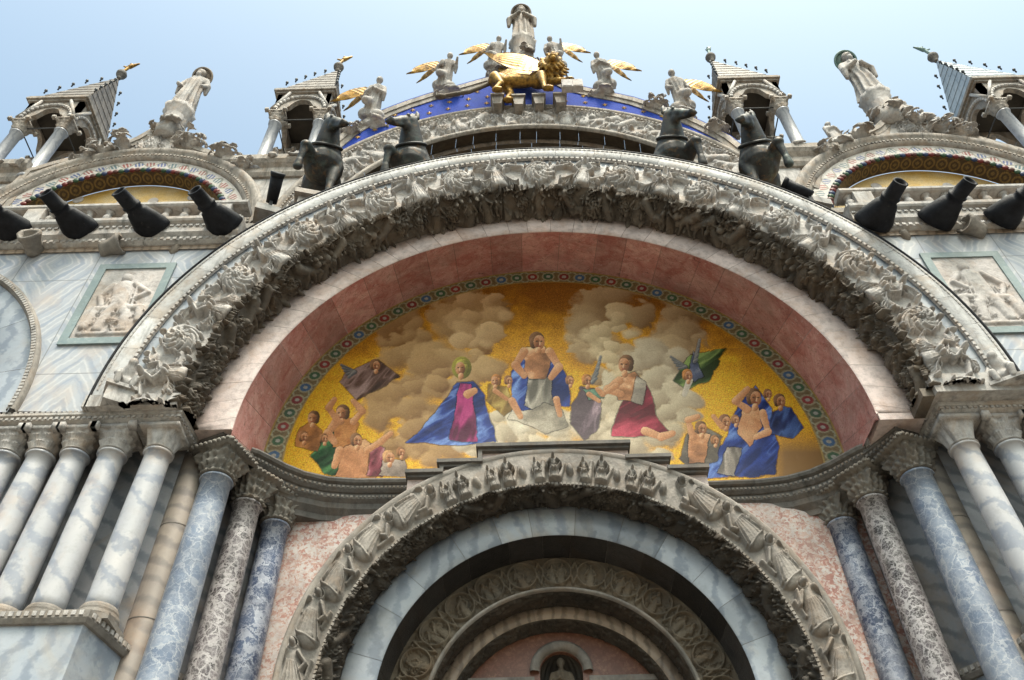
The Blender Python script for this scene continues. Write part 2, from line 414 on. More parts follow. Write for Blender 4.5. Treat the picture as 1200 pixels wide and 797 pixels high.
M['panelframe'] = m_breccia('green grey marble frame', (.20, .25, .25), (.16, .22, .24), (.27, .32, .32), 14, .03)
M['panel'] = m_stone('pale relief panel', (.52, .48, .46), (.42, .39, .375), (.14, .125, .115), .45, streak=False)
M['dark'] = m_flat('dark interior', (.03, .025, .02), (.05, .04, .03), .8)
M['tymp'] = m_breccia('brown red marble field', (.16, .07, .045), (.22, .09, .06), (.28, .14, .09), 9, .03)
M['ground'] = m_flat('paving stone', (.17, .15, .125), (.13, .118, .10), .8, .8)

# ------------------------------------------------------------------ relief carving (height fields)
class Relief:
    def __init__(s, L, W, step):
        s.nx = int(L/step)+1; s.ny = int(W/step)+1; s.L = L; s.W = W
        s.x = np.linspace(0, L, s.nx); s.y = np.linspace(0, W, s.ny)
        s.h = np.zeros((s.nx, s.ny))
    def win(s, x0, x1, y0, y1):
        i0, i1 = np.searchsorted(s.x, (x0, x1)); j0, j1 = np.searchsorted(s.y, (y0, y1))
        if i1-i0 < 1 or j1-j0 < 1: return None
        return slice(i0, i1), slice(j0, j1), s.x[i0:i1, None], s.y[None, j0:j1]
    def ell(s, cx, cy, rx, ry, ang=0, h=.1, base=0.0, hollow=0):
        r = max(rx, ry); w_ = s.win(cx-r, cx+r, cy-r, cy+r)
        if not w_: return
        I, J, X, Y = w_; c, n = math.cos(ang), math.sin(ang)
        a = ((X-cx)*c+(Y-cy)*n)/rx; b = (-(X-cx)*n+(Y-cy)*c)/ry
        d = 1-a*a-b*b
        v = base+h*np.sqrt(np.clip(d, 0, 1))-hollow*h*np.exp(-(b/.25)**2)*np.clip(d, 0, 1)
        s.h[I, J] = np.where(d > 0, np.maximum(s.h[I, J], v), s.h[I, J])
    def cap(s, pts, r0, r1, h=.08, base=0.0):
        n = len(pts)-1
        for i in range(n):
            (x0, y0), (x1, y1) = pts[i], pts[i+1]
            ra = r0+(r1-r0)*i/n; rb = r0+(r1-r0)*(i+1)/n; rm = max(ra, rb)
            w_ = s.win(min(x0, x1)-rm, max(x0, x1)+rm, min(y0, y1)-rm, max(y0, y1)+rm)
            if not w_: continue
            I, J, X, Y = w_; dx, dy = x1-x0, y1-y0; l2 = dx*dx+dy*dy+1e-9
            t = np.clip(((X-x0)*dx+(Y-y0)*dy)/l2, 0, 1)
            rr = ra+(rb-ra)*t
            d = 1-((X-x0-t*dx)**2+(Y-y0-t*dy)**2)/rr**2
            v = base+h*(rr/max(r0, r1))*np.sqrt(np.clip(d, 0, 1))
            s.h[I, J] = np.where(d > 0, np.maximum(s.h[I, J], v), s.h[I, J])
    def ring(s, cx, cy, R, wd, h, a0=0, a1=2*PI, n=26):
        s.cap([(cx+R*math.cos(a0+(a1-a0)*k/n), cy+R*math.sin(a0+(a1-a0)*k/n)) for k in range(n+1)], wd, wd, h)
    def leaf(s, cx, cy, ang, L, wd, h, curl=0.6, lobes=5):
        """acanthus leaf: curved raised spine, paired pointed lobes with a hollow between them"""
        pts = []; a = ang; x, y = cx, cy
        for k in range(8):
            pts.append((x, y)); x += math.cos(a)*L/7; y += math.sin(a)*L/7; a += curl/7*2
        for k in range(lobes):
            t = (k+.6)/(lobes+.4); i = min(6, int(t*7)); (x, y) = pts[i]; aa = ang+curl*2*t
            l = wd*(.75+.6*math.sin(PI*min(1, t*1.1)))*(1-.35*t)
            for sg in (-1, 1):
                b = aa+sg*(.95-.35*t)
                s.cap([(x, y), (x+math.cos(b)*l*.6, y+math.sin(b)*l*.6), (x+math.cos(b-sg*.35)*l, y+math.sin(b-sg*.35)*l)], wd*.17, wd*.07, h*.55, h*.18*(1-t))
        s.cap(pts, wd*.13, wd*.06, h*.55, h*.42)
        s.ell(pts[-1][0], pts[-1][1], wd*.17, wd*.17, 0, h*.5, h*.45)
    def rosette(s, cx, cy, R, h, petals=8):
        """curling acanthus roundel: swirling outer leaves round a lobed flower"""
        tw = .9 if petals % 2 else -.9
        for k in range(petals+2):
            a = 2*PI*k/(petals+2); pts = []
            for q in range(6):
                b = a+tw*q*.24; r = R*(.55+.085*q); pts.append((cx+r*math.cos(b), cy+r*math.sin(b)))
            s.cap(pts, R*.17, R*.06, h*.8, h*.06*(k % 3))
            s.ell(pts[-1][0], pts[-1][1], R*.12, R*.09, a, h*.5, h*.25)
        s.ell(cx, cy, R*.56, R*.56, 0, h*.55, h*.05)
        for k in range(petals):
            a = 2*PI*k/petals+.3
            s.ell(cx+math.cos(a)*R*.36, cy+math.sin(a)*R*.36, R*.22, R*.13, a+tw*.4, h*.35, h*.5, .3)
        for k in range(6):
            a = 2*PI*k/6; s.ell(cx+math.cos(a)*R*.15, cy+math.sin(a)*R*.15, R*.10, R*.08, a, h*.28, h*.75)
        s.ell(cx, cy, R*.1, R*.1, 0, h*.25, h*.85)
    def figure(s, cx, cy, H, ang, h, rd, arms=True, seated=False, broad=1.0):
        """draped figure, feet at cx,cy, head along ang"""
        c, n = math.cos(ang), math.sin(ang)
        P = lambda u, v: (cx+u*c-v*n, cy+u*n+v*c)
        wd = H*.17*broad; lean = rd.uniform(-.06, .06)*H
        s.cap([P(.02*H, -.02*H), P(.45*H, 0), P(.78*H, lean*.6)], wd*1.25, wd*.85, h*.75)
        for k in range(6):
            v0 = (k-2.5)/2.5*wd*.95; s.cap([P(0, v0*1.15+rd.uniform(-.02, .02)*H), P(.28*H, v0*.9), P(.55*H, v0*.5+lean*.4)], H*.017, H*.012, h*.30, h*.48)
        for k in range(3 if seated else 0):
            s.cap([P((.36+.1*k)*H, -wd*.85), P((.30+.12*k)*H, 0), P((.40+.12*k)*H, wd*.85)], H*.012, H*.012, h*.2, h*.58)
        if seated:
            for v0 in (-.07, .07): s.ell(*P(.33*H, v0*H), H*.10, H*.085, ang, h*.8, h*.35)
        for sg in (-1, 1):
            e = P(rd.uniform(.5, .6)*H, sg*wd*rd.uniform(1.1, 1.5)); hd = P(rd.uniform(.34, .5)*H if seated or rd.random() < .6 else rd.uniform(.6, .85)*H, sg*wd*rd.uniform(.3, 1.3))
            s.cap([P(.74*H, sg*wd*.65+lean*.6), e, hd], H*.055, H*.036, h*.55, h*.4)
        s.ell(*P(.915*H, lean), H*.085, H*.072, ang, h*.75, h*.45)
        if not seated: s.ring(*P(.91*H, lean), H*.12, H*.018, h*.6)
    def weather(s, amt, seed=0):
        g = np.random.default_rng(seed)
        for st, a in ((16, .5), (8, .3), (3, .3)):
            nx, ny = s.nx//st+3, s.ny//st+3
            q = g.normal(size=(nx, ny))
            ix = np.linspace(0, nx-1.01, s.nx); iy = np.linspace(0, ny-1.01, s.ny)
            i = ix.astype(int); j = iy.astype(int); fx = (ix-i)[:, None]; fy = (iy-j)[None]
            fx = fx*fx*(3-2*fx); fy = fy*fy*(3-2*fy)
            qq = (q[i][:, j]*(1-fx)+q[i+1][:, j]*fx)*(1-fy)+(q[i][:, j+1]*(1-fx)+q[i+1][:, j+1]*fx)*fy
            s.h += amt*a*qq
        return s
    def edges(s, wd, lo=0.0):
        f = np.clip(np.minimum(s.y, s.W-s.y)/wd, 0, 1)[None]
        s.h = lo+(s.h-lo)*f
        return s

def resample(prof, m_):
    p = np.array(prof, float)
    d = np.r_[0, np.cumsum(np.hypot(np.diff(p[:, 0]), np.diff(p[:, 1])))]
    t = np.linspace(0, d[-1], m_)
    return np.stack([np.interp(t, d, p[:, k]) for k in range(3)], 1), d[-1]
def prof_len(prof):
    p = np.array(prof, float); return np.hypot(np.diff(p[:, 0]), np.diff(p[:, 1])).sum()
def sweep(name, prof, a0, a1, mat, parent=None, n=160, H=None, X0=0.0, joints=0, smooth=False, seed=1, tone=(.8, 1.08), gap=.006, zmin=None):
    """section polyline of (radius, y, centre height) swept round an arch; optional carving H"""
    if H is not None:
        p, _ = resample(prof, H.shape[1]); n = H.shape[0]
    else: p = np.array(prof, float)
    tg = np.gradient(p[:, :2], axis=0) if len(p) > 2 and H is not None else None
    if tg is not None: tg /= np.linalg.norm(tg, axis=1)[:, None]+1e-9
    def ringpts(th, Hh=None):
        r = np.broadcast_to(p[None, :, 0], (len(th), len(p))).copy(); y = np.broadcast_to(p[None, :, 1], r.shape).copy()
        if Hh is not None:
            r = r-tg[None, :, 1]*Hh; y = y+tg[None, :, 0]*Hh
        zz = p[None, :, 2]+r*np.sin(th)[:, None]
        if zmin is not None: zz = np.maximum(zz, zmin)
        return np.stack([X0+r*np.cos(th)[:, None], y, zz], -1)
    if not joints:
        th = np.linspace(a0, a1, n); V = ringpts(th, H).reshape(-1, 3)
        return mk(name, V, gridF(n, len(p)), mat, parent, smooth or H is not None, np.ones((len(V), 3)))
    rd = random.Random(seed); cuts = [a0]
    for k in range(joints-1): cuts.append(a0+(a1-a0)*(k+1+rd.uniform(-.15, .15))/joints)
    cuts.append(a1); Vs = []; Fs = []; Cs = []; off = 0; rm = p[:, 0].mean(); sg = 1 if a1 > a0 else -1
    for k in range(joints):
        b0 = cuts[k]+sg*gap/rm*.5; b1 = cuts[k+1]-sg*gap/rm*.5; nn = max(4, int(n/joints)+1)
        V = ringpts(np.linspace(b0, b1, nn)).reshape(-1, 3)
        Vs.append(V); Fs.append(gridF(nn, len(p), off)); off += len(V); Cs.append(np.full((len(V), 3), rd.uniform(*tone)))
    return mk(name, np.concatenate(Vs), np.concatenate(Fs), mat, parent, smooth, np.concatenate(Cs))
def dentils(mb, r, y, zc, a0, a1, n, dr, dth, dep, X0=0.0):
    """one continuous toothed strip round an arch"""
    st = []; da = (a1-a0)/n; w_ = min(.42*abs(da), dth/r)
    sg = 1 if a1 > a0 else -1
    for k in range(n):
        c = a0+da*(k+.5)
        st += [(c-sg*w_-1e-4, .004), (c-sg*w_, dep), (c+sg*w_, dep), (c+sg*w_+1e-4, .004)]
    V = []
    for a, d in st:
        for (rr, yy) in ((r+dr, y+.012), (r+dr, y-d), (r-dr, y-d), (r-dr, y+.012)): V.append((X0+rr*math.cos(a), yy, zc+rr*math.sin(a)))
    F = [(i*4+j, i*4+4+j, i*4+5+j, i*4+1+j) for i in range(len(st)-1) for j in range(3)]
    mb.add(V, F)
def cornice(name, path, prof, mat, parent=None, closed=False, smooth=False):
    """moulding profile (out, z) along a plan path; out is to the right of travel"""
    P = [Vector((a[0], a[1])) for a in path]; V = []; n = len(P)
    for i in range(n):
        d0 = (P[i]-P[i-1]).normalized() if i > 0 else (P[1]-P[0]).normalized()
        d1 = (P[i+1]-P[i]).normalized() if i < n-1 else d0
        n0 = Vector((d0.y, -d0.x)); n1 = Vector((d1.y, -d1.x))
        b = (n0+n1); b = b/max(.25, b.length_squared)*2
        zz = path[i][2] if len(path[i]) > 2 else 0
        for (o, z) in prof: V.append((P[i].x+b.x*o, P[i].y+b.y*o, z+zz))
    k = len(prof)
    F = [(i*k+j, (i+1)*k+j, (i+1)*k+j+1, i*k+j+1) for i in range(n-1) for j in range(k-1)]
    F += [tuple(range(k)), tuple((n-1)*k+j for j in range(k))[::-1]]
    return mk(name, V, F, mat, parent, smooth, np.ones((len(V), 3)))
def dentil_row(mb, p, q, z0, z1, out, pitch=.09):
    """one continuous toothed strip along a straight run"""
    p = Vector(p); q = Vector(q); L = (q-p).length; d = (q-p)/L; nn = max(2, int(L/pitch)); o = Vector((d.y, -d.x)); st = []
    for k in range(nn):
        a = L*(k+.2)/nn; b = L*(k+.75)/nn
        st += [(a-1e-4, out-.035), (a, out), (b, out), (b+1e-4, out-.035)]
    V = []
    for s, e in st:
        g = p+d*s; f = g+o*e; bk = g+o*(out-.06)
        V += [(bk.x, bk.y, z1), (f.x, f.y, z1), (f.x, f.y, z0), (bk.x, bk.y, z0)]
    mb.add(V, [(i*4+j, i*4+4+j, i*4+5+j, i*4+1+j) for i in range(len(st)-1) for j in range(3)])
# ================================================================== SETTING
tag(mk('piazza_ground', [(-400, -400, 0), (400, -400, 0), (400, 400, 0), (-400, 400, 0)], [(0, 1, 2, 3)], M['ground']), kind='structure')

def arc(cx, cz, r, a0, a1, n=48):
    return [(cx+r*math.cos(a0+(a1-a0)*k/n), cz+r*math.sin(a0+(a1-a0)*k/n)) for k in range(n+1)]
def plate(name, outer, holes, y0, y1, mat, parent=None):
    loops = [outer]+holes; flat = [p for l in loops for p in l]; n = len(flat)
    V = [(p[0], y0, p[1]) for p in flat]+[(p[0], y1, p[1]) for p in flat]; F = []
    for t in geometry.tessellate_polygon([[Vector((p[0], p[1], 0)) for p in l] for l in loops]):
        F.append(tuple(t)); F.append(tuple(n+i for i in t[::-1]))
    o = 0
    for l in loops:
        k = len(l)
        F += [(o+i, o+(i+1) % k, n+o+(i+1) % k, n+o+i) for i in range(k)]; o += k
    return mk(name, V, F, mat, parent, False, np.ones((len(V), 3)))

# ------------------------------------------------------------------ facade walls
fac = thing('basilica_facade', 'marble clad church facade wall behind the arches and columns', 'church')
AZ = 10.06
for sg in (-1, 1):
    ncx, ncz, nr = -10.85*1, 10.1, 3.35
    a_hit = math.asin((13.75-AZ)/6.25)
    poly = arc(ncx, ncz, nr, -.05, PI/2, 24)+[(ncx, 13.75)]+arc(0, AZ, 6.25, PI-a_hit, PI+.03, 30)
    plate('spandrel_wall', [(p[0] if sg < 0 else -p[0], p[1]) for p in poly], [], .1, .5, M['wall'], fac)
    poly = [(-17, 9.8), (-17, 13.75), (ncx, 13.75)]+arc(ncx, ncz, nr, PI/2, PI, 24)+[(ncx-nr, 9.8)]
    plate('spandrel_wall', [(p[0] if sg < 0 else -p[0], p[1]) for p in poly], [], .1, .5, M['wall'], fac)
mb = MB()
mb.box((-17, .12, 13.3), (-6.2, 3.3, 14.1)); mb.box((6.2, .12, 13.3), (17, 3.3, 14.1)); mb.box((-6.2, .8, 15.25), (6.2, 3.3, 15.4))
mb.box((-17, 4.4, 0), (17, 4.6, 21)); mb.box((-17, .5, 9.4), (-17.2, 4.4, 14))
mb.build('terrace_floor', M['midstone'], fac)

def side(sg, zo):
    """niche walls, podium, pier and cornices of one side; zo = measured height shift"""
    S = lambda pts: [(p[0]*sg*-1, *p[1:]) for p in (pts if sg < 0 else pts[::-1])]
    dx = 0.0 if sg < 0 else .12
    def P(*pts):
        q = [(-p[0]+dx, p[1]+(.1 if sg > 0 else 0)) for p in pts] if sg > 0 else [tuple(p) for p in pts]
        return [(a, b, zo) for a, b in (q[::-1] if sg > 0 else q)]
    v = lambda z0, z1: [(0, z0), (0, z1)]
    cornice('pier_wall', P((-12, .8), (-5.2, .8), (-4.95, 1.15), (-4.3, 1.98), (-4.2, 2.3)), v(0, 9.75), M['pierwall'], fac)
    mb = MB(); cx = P((-5.03, .93))[0]
    mb.lathe([(.21, 0), (.21, 9.68)], 24, (cx[0], cx[1], 0)); mb.build('corner_shaft', M['brownshaft'], fac, True)
    for t in (8.45, 7.1):
        mb = MB(); mb.lathe([(.213, t), (.213, t+.012)], 24, (cx[0], cx[1], zo)); mb.build('shaft_joint', M['darkstone'], fac)
    # red and white breccia wall beside the doorway arch
    xw = 4.45
    pl = [(-xw, 0), (-xw, 9.7)]+[(-1.2, 9.7)]+arc(0, 6.55, 3.38, PI/2+.32, PI, 24)+[(-3.38, 0)]
    plate('breccia_wall', [(p[0]*(1 if sg < 0 else -1), p[1]) for p in pl], [], 2.0, 2.3, M['breccia'], fac)
    nm = 'left' if sg < 0 else 'right'
    # podium under the pier columns
    pod = thing('column_podium', 'pale marble podium with dentil edge under the %s row of white columns' % nm, 'podium', 'podiums of the pier columns')
    pth = P((-12, -.02), (-5.24, -.02), (-5.02, .92), (-4.6, 1.5))
    cornice('plinth', pth, [(0, 0), (0, 5.72), (.05, 5.78), (.05, 5.86), (-.02, 5.92), (-.02, 6.6), (-.8, 6.6)], M['bluewhite'], pod)
    cornice('moulding', pth, [(-.1, 6.59), (.02, 6.6), (.05, 6.65), (.05, 6.74), (-.9, 6.74)], M['midstone'], pod)
    mb = MB()
    for a, b in zip(pth[:-1], pth[1:]):
        dentil_row(mb, a[:2], b[:2], 6.67+zo, 6.725+zo, .065, .085); dentil_row(mb, a[:2], b[:2], 5.79+zo, 5.84+zo, .065, .085)
    mb.build('dentils', M['frieze'], pod)
    # cornice over the capitals
    co = thing('capital_cornice', 'dentilled stone cornice running over the capitals on the %s' % nm, 'cornice', 'cornices over the capitals')
    pth = P((-12, .05), (-5.06, .05), (-5.0, .68), (-4.62, .52), (-4.02, 1.52), (-3.8, 2.0))
    prof = [(-.5, 9.83), (.0, 9.83), (.0, 9.79), (-.03, 9.77), (-.03, 9.72), (-.09, 9.68), (-.09, 9.66), (-.6, 9.65)]
    if sg > 0: cut = (pth[:-1], None)
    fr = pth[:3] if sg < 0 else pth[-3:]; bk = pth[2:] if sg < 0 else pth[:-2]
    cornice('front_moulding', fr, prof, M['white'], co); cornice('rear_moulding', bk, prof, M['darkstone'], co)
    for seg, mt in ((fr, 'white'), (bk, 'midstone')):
        mb = MB()
        for a, b in zip(seg[:-1], seg[1:]):
            dentil_row(mb, a[:2], b[:2], 9.725+zo, 9.765+zo, -.01, .075); dentil_row(mb, a[:2], b[:2], 9.835+zo, 9.86+zo, .0, .075)
        mb.build('dentils', M[mt], co)
    # swept cornice of the niche
    sc_ = thing('curved_cornice', 'dark S-curved moulded cornice under the mosaic on the %s' % nm, 'cornice', 'curved cornices under the mosaic')
    ctl = [(-4.34, .98), (-4.24, 1.04), (-4.1, 1.18), (-3.92, 1.36), (-3.68, 1.54), (-3.35, 1.68), (-2.95, 1.74), (-2.1, 1.76)]
    pth = P(*ctl)
    prof = [(-.7, 9.95), (.0, 9.94), (.02, 9.9), (.0, 9.86), (-.05, 9.84), (-.05, 9.78), (-.09, 9.74), (-.12, 9.73), (-.12, 9.65), (-.18, 9.60), (-.2, 9.52), (-.28, 9.44), (-.3, 9.36), (-.7, 9.34)]
    cornice('moulding', pth, prof, M['darkstone'], sc_, smooth=False)
    mb = MB()
    for a, b in zip(pth[:-1], pth[1:]):
        dentil_row(mb, a[:2], b[:2], 9.79+zo, 9.825+zo, -.035, .06); dentil_row(mb, a[:2], b[:2], 9.665+zo, 9.70+zo, -.105, .06)
    mb.build('dentils', M['midstone'], sc_)
    # pale block at the foot of the marble band
side(-1, 0); side(1, -.12)

# ------------------------------------------------------------------ columns
def cap_mesh(hw, r, z0, z1, style, seed):
    """bell from round neck to square abacus with rows of leaves"""
    n, k = 112, 34; rd = random.Random(seed); V = []
    ph = rd.uniform(0, 6)
    for i in range(k+1):
        t = i/k; z = z0+(z1-z0)*t
        for j in range(n):
            a = 2*PI*j/n
            sq = 1/max(abs(math.cos(a)), abs(math.sin(a)))
            sq = min(sq, 1.36)
            f = t**1.6
            rr = r*1.02*(1-f)+hw*sq*f*(.93)
            if style == 'leaf':
                for (t0, t1, m_, p) in ((.0, .42, 8, 0), (.3, .72, 8, .5), (.55, .92, 8, 0)):
                    if t0 < t < t1:
                        q = (t-t0)/(t1-t0); l = math.cos(m_/2*a+p*PI)**2
                        rr += .045*(q**1.2)*l**.7*(1 if q < .86 else .3)*(1+.35*math.sin(40*a+ph))
                if t > .72: rr += .03*max(0, math.cos(4*a+PI))**4
            elif style == 'carved':
                rr += .022*math.sin(14*a+9*t+ph)*math.sin(17*t+ph)+.016*abs(math.sin(15.5*a-11*t))+(.035*math.cos(8*a)**2 if .15 < t < .65 else 0)+.014*math.sin(22*t)
                rr += .035*max(0, math.cos(4*a+PI))**6*(1 if .45 < t < .8 else 0)
            else:
                rr += .008*math.sin(9*a+ph)*math.sin(5*t)
            if t < .07: rr += .03*math.sin(PI*t/.07)
            V.append((rr*math.cos(a), rr*math.sin(a), z))
    F = [(i*n+j, i*n+(j+1) % n, (i+1)*n+(j+1) % n, (i+1)*n+j) for i in range(k) for j in range(n)]
    F.append(tuple(range(n))[::-1]); F.append(tuple(k*n+j for j in range(n)))
    mb = MB(); mb.add(V, F)
    h = hw*1.06
    if style == 'leaf':   # concave abacus with corner horns
        for s in (-1, 1):
            for t in (-1, 1): mb.box((s*h-.05, t*h-.05, z1-.11), (s*h+.05, t*h+.05, z1-.005))
        h *= .94
    mb.box((-h, -h, z1-.06), (h, h, z1))
    if style == 'carved':
        for (p, q) in (((-h, -h), (h, -h)), ((h, -h), (h, h)), ((-h, h), (-h, -h))): dentil_row(mb, p, q, z1-.055, z1-.012, .03, .07)
    return mb
def column(name, label, x, y, z0, z1, zc, r0, r1, hw, smat, cmat, style, group, base=True, seed=0, yaw=0):
    o = thing(name, label, 'column', group, (x, y, 0), yaw)
    mb = MB(); n = 12
    prof = [(r0+(r1-r0)*k/n+.008*math.sin(PI*k/n), z0+(z1-z0)*k/n) for k in range(n+1)]
    prof += [(r1+.02, z1), (r1+.03, z1+.02), (r1+.02, z1+.04), (r1*.98, z1+.05)]
    mb.lathe(prof, 32); mb.build('shaft', M[smat], o, True)
    if base:
        mb = MB(); h = r0*1.38
        mb.lathe([(r0*1.0, z0+.09), (r0*1.08, z0+.085), (r0*1.18, z0+.055), (r0*1.22, z0+.02), (r0*1.2, z0-.01), (r0*1.34, z0-.02), (r0*1.38, z0-.06), (r0*1.34, z0-.1)], 28)
        mb.box((-h, -h, z0-.17), (h, h, z0-.1)); mb.build('base', M['midstone'], o, False)
    cap_mesh(hw, r1, z1+.05, zc, style, seed).build('capital', M[cmat], o, True)
    return o
gp = 'white marble columns of the piers'; gi = 'coloured marble columns stepping into the niche'
lx = [-5.33, -5.95, -6.45, -6.91, -7.38, -7.86]
ll = ['white marble column at the inner end of the left row with a plain block capital',
      'white column with open ringed capital, second from the right end of the left row',
      'white column with leafy capital, third from the right end of the left row',
      'white column with leafy capital, fourth from the right end of the left row',
      'white column with leafy capital, cut by the left picture edge',
      None]
for i, x in enumerate(lx[:5]):
    column('pier_column', ll[i], x, .36, 6.9, 9.26, 9.66, .185, .168, .25, 'col_white', 'frieze' if i else 'white', 'plain' if i == 0 else 'leaf', gp, True, i)
for i, x in enumerate([5.42, 6.02, 6.52]):
    column('pier_column', ['tan streaked white column with a plain block capital at the inner end of the right row',
                           'pale column with leafy capital, second from the inner end of the right row',
                           'pale column at the right picture edge, outermost of the right row'][i], x, .46, 6.78, 9.1, 9.54, .185, .168, .25, 'col_white', 'frieze' if i else 'white', 'plain' if i == 0 else 'leaf', gp, True, 10+i)
for i, (x, y, mt, lb) in enumerate([(-4.63, .80, 'col_bluegrey', 'pale blue grey marble column nearest the white row on the left'),
                                    (-4.34, 1.36, 'col_black', 'black and white breccia column between two bluish columns on the left'),
                                    (-4.04, 1.86, 'col_blue', 'blue and white veined column beside the red breccia wall on the left')]):
    column('niche_column', lb, x, y, 3.5, 9.14, 9.64, .225 if i == 0 else .205, .2 if i == 0 else .185, .31 if i == 0 else .28, mt, 'midcap', 'carved', gi, False, 20+i, R_(-40) if i else R_(-20))
for i, (x, y, mt, lb) in enumerate([(4.9, .93, 'col_bluegrey', 'pale blue grey marble column nearest the white row on the right'),
                                    (4.42, 1.46, 'col_black', 'speckled black and white breccia column, middle of the three on the right'),
                                    (4.12, 1.98, 'col_blue', 'deep blue white veined column beside the breccia wall on the right')]):
    column('niche_column', lb, x, y, 3.5, 9.02, 9.52, .225 if i == 0 else .205, .2 if i == 0 else .185, .31 if i == 0 else .28, mt, 'midcap', 'carved', gi, False, 30+i, R_(40) if i else R_(20))

# ------------------------------------------------------------------ the big carved archway
arch = thing('great_archway', 'great round arch with carved scroll frieze and red marble vault around the mosaic', 'archway')
sweep('lead_flashing', [(6.40, .12, AZ), (6.405, .0, AZ), (6.39, -.055, AZ), (6.365, -.055, AZ), (6.36, .05, AZ)], -.06, PI+.06, M['lead'], arch, 160, zmin=9.832)
sweep('outer_band', [(6.36, .1, AZ), (6.36, -.03, AZ), (6.34, -.05, AZ), (6.07, -.05, AZ), (6.05, -.02, AZ), (6.05, .1, AZ)], -.06, PI+.06, M['band'], arch, 200, zmin=9.832, joints=31, tone=(.72, 1.08))
mb = MB(); dentils(mb, 6.30, -.05, AZ, .01, PI-.01, 230, .012, .022, .012); dentils(mb, 6.035, .0, AZ, .01, PI-.01, 190, .022, .03, .045); mb.build('dentils', M['white'], arch)
sweep('plain_fillet', [(6.06, .03, AZ), (5.86, .03, AZ)], -.06, PI+.06, M['bluewhite'], arch, 160, zmin=9.832, joints=24)
def scroll_frieze(prof, h, seed, a0=0.0, a1=PI, step=.0095, per=1.45):
    W = prof_len(prof); rm = np.mean([p[0] for p in prof]); L = rm*(a1-a0)
    R = Relief(L, W, step); rd = random.Random(seed); c = W*.5
    n = int(round(L/per)); p = L/n
    for i in range(n+1):
        x = i*p; xm = x+p*.5; up = 1 if i % 2 else -1
        R.rosette(x, c*.98, W*.43, h*.95, rd.choice((7, 8, 9)))
        # winding stem and paired acanthus sheaves between the roundels
        st = [(x+W*.44, c+up*W*.22), (x+p*.40, c+up*W*.34), (xm, c+up*W*.05), (xm+p*.12, c-up*W*.32), (x+p-W*.44, c-up*W*.2)]
        R.cap(st, W*.06, W*.05, h*.6)
        for (dx, dy, an, l, cu) in ((-.20, .30, 2.4, .40, .6), (-.20, -.30, -2.4, .40, -.6), (.20, .30, .75, .40, -.6), (.20, -.30, -.75, .40, .6)):
            R.leaf(xm+dx*W*.9+rd.uniform(-.03, .03), c+dy*W*.75, an+rd.uniform(-.3, .3), W*l*rd.uniform(.85, 1.1), W*.20, h*rd.uniform(.7, .95), cu)
        R.figure(xm+rd.uniform(-.04, .04), c+W*.42, W*.86, -PI/2+rd.uniform(-.15, .15), h*1.05, rd, broad=1.25, seated=rd.random() < .5)
        for k in range(3):
            R.ell(x+rd.choice((-1, 1))*W*rd.uniform(.48, .6), c+rd.choice((-1, 1))*W*rd.uniform(.3, .44), W*.06, W*.06, 0, h*.7)
    R.weather(h*.03, seed); return R.edges(.03)
def crowd_frieze(prof, h, seed, a0=0.0, a1=PI, step=.0125, dens=1.0, panel=0):
    """deeply cut frieze of small figures, heads and foliage"""
    W = prof_len(prof); rm = np.mean([p[0] for p in prof]); L = rm*(a1-a0)
    R = Relief(L, W, step); rd = random.Random(seed)
    x = .1
    while x < L:
        st = W*rd.uniform(.45, .7)/dens
        q = rd.random()
        if q < .35: R.figure(x, W*rd.uniform(.75, .95), W*rd.uniform(.6, .8), -PI/2+rd.uniform(-.7, .7), h*rd.uniform(.75, 1.05), rd, broad=1.3)
        elif q < .6:
            dr = rd.choice((-1, 1)); R.cap([(x-dr*W*.3, W*.25), (x, W*rd.uniform(.3, .7)), (x+dr*W*.35, W*.6)], W*.16, W*.10, h*.85); R.ell(x+dr*W*.38, W*.42, W*.12, W*.10, 0, h*.6, h*.4)
            R.cap([(x, W*.5), (x-dr*W*.1, W*.85)], W*.06, W*.04, h*.7); R.cap([(x+dr*W*.2, W*.6), (x+dr*W*.3, W*.9)], W*.06, W*.04, h*.7)
        else: R.rosette(x, W*rd.uniform(.35, .6), W*rd.uniform(.2, .3), h*.9, 6)
        for k in range(4):
            R.leaf(x+rd.uniform(-.4, .4)*W, W*rd.uniform(.1, .9), rd.uniform(0, 6.28), W*rd.uniform(.2, .45), W*rd.uniform(.08, .16), h*rd.uniform(.5, 1), rd.choice((-.9, .9)))
        for k in range(4): R.ell(x+rd.uniform(-.5, .5)*W, W*rd.uniform(.05, .95), W*rd.uniform(.04, .1), W*rd.uniform(.04, .1), 0, h*rd.uniform(.6, 1.05))
        # crest of leaves along the outer edge
        R.leaf(x-.2*W, W*.08, rd.uniform(-.3, .3), W*.55, W*.16, h*rd.uniform(.7, 1.0), rd.choice((-.3, .3)))
        x += st
    R.weather(h*.035, seed)
    if panel:
        gx = np.abs(((R.x/panel)+.5) % 1-.5)*panel; R.h *= np.clip(gx/.03, 0, 1)[:, None]
    return R.edges(.025)
pf = [(5.87, .03, AZ), (5.84, .0, AZ), (5.22, .0, AZ-.08), (5.18, .02, AZ-.1)]
sweep('carved_frieze', pf, -.06, PI+.06, M['frieze'], arch, H=scroll_frieze(pf, .19, 3, -.06, PI+.06).h, zmin=9.832)
pf = [(5.18, .02, AZ-.1), (5.16, .0, AZ-.1), (5.13, .06, AZ-.13), (5.07, .28, AZ-.22), (5.10, .50, AZ-.33)]
sweep('carved_soffit', pf, -.05, PI+.05, M['soot'], arch, H=crowd_frieze(pf, .17, 5, -.05, PI+.05, panel=1.5, step=.010).h, zmin=9.832)
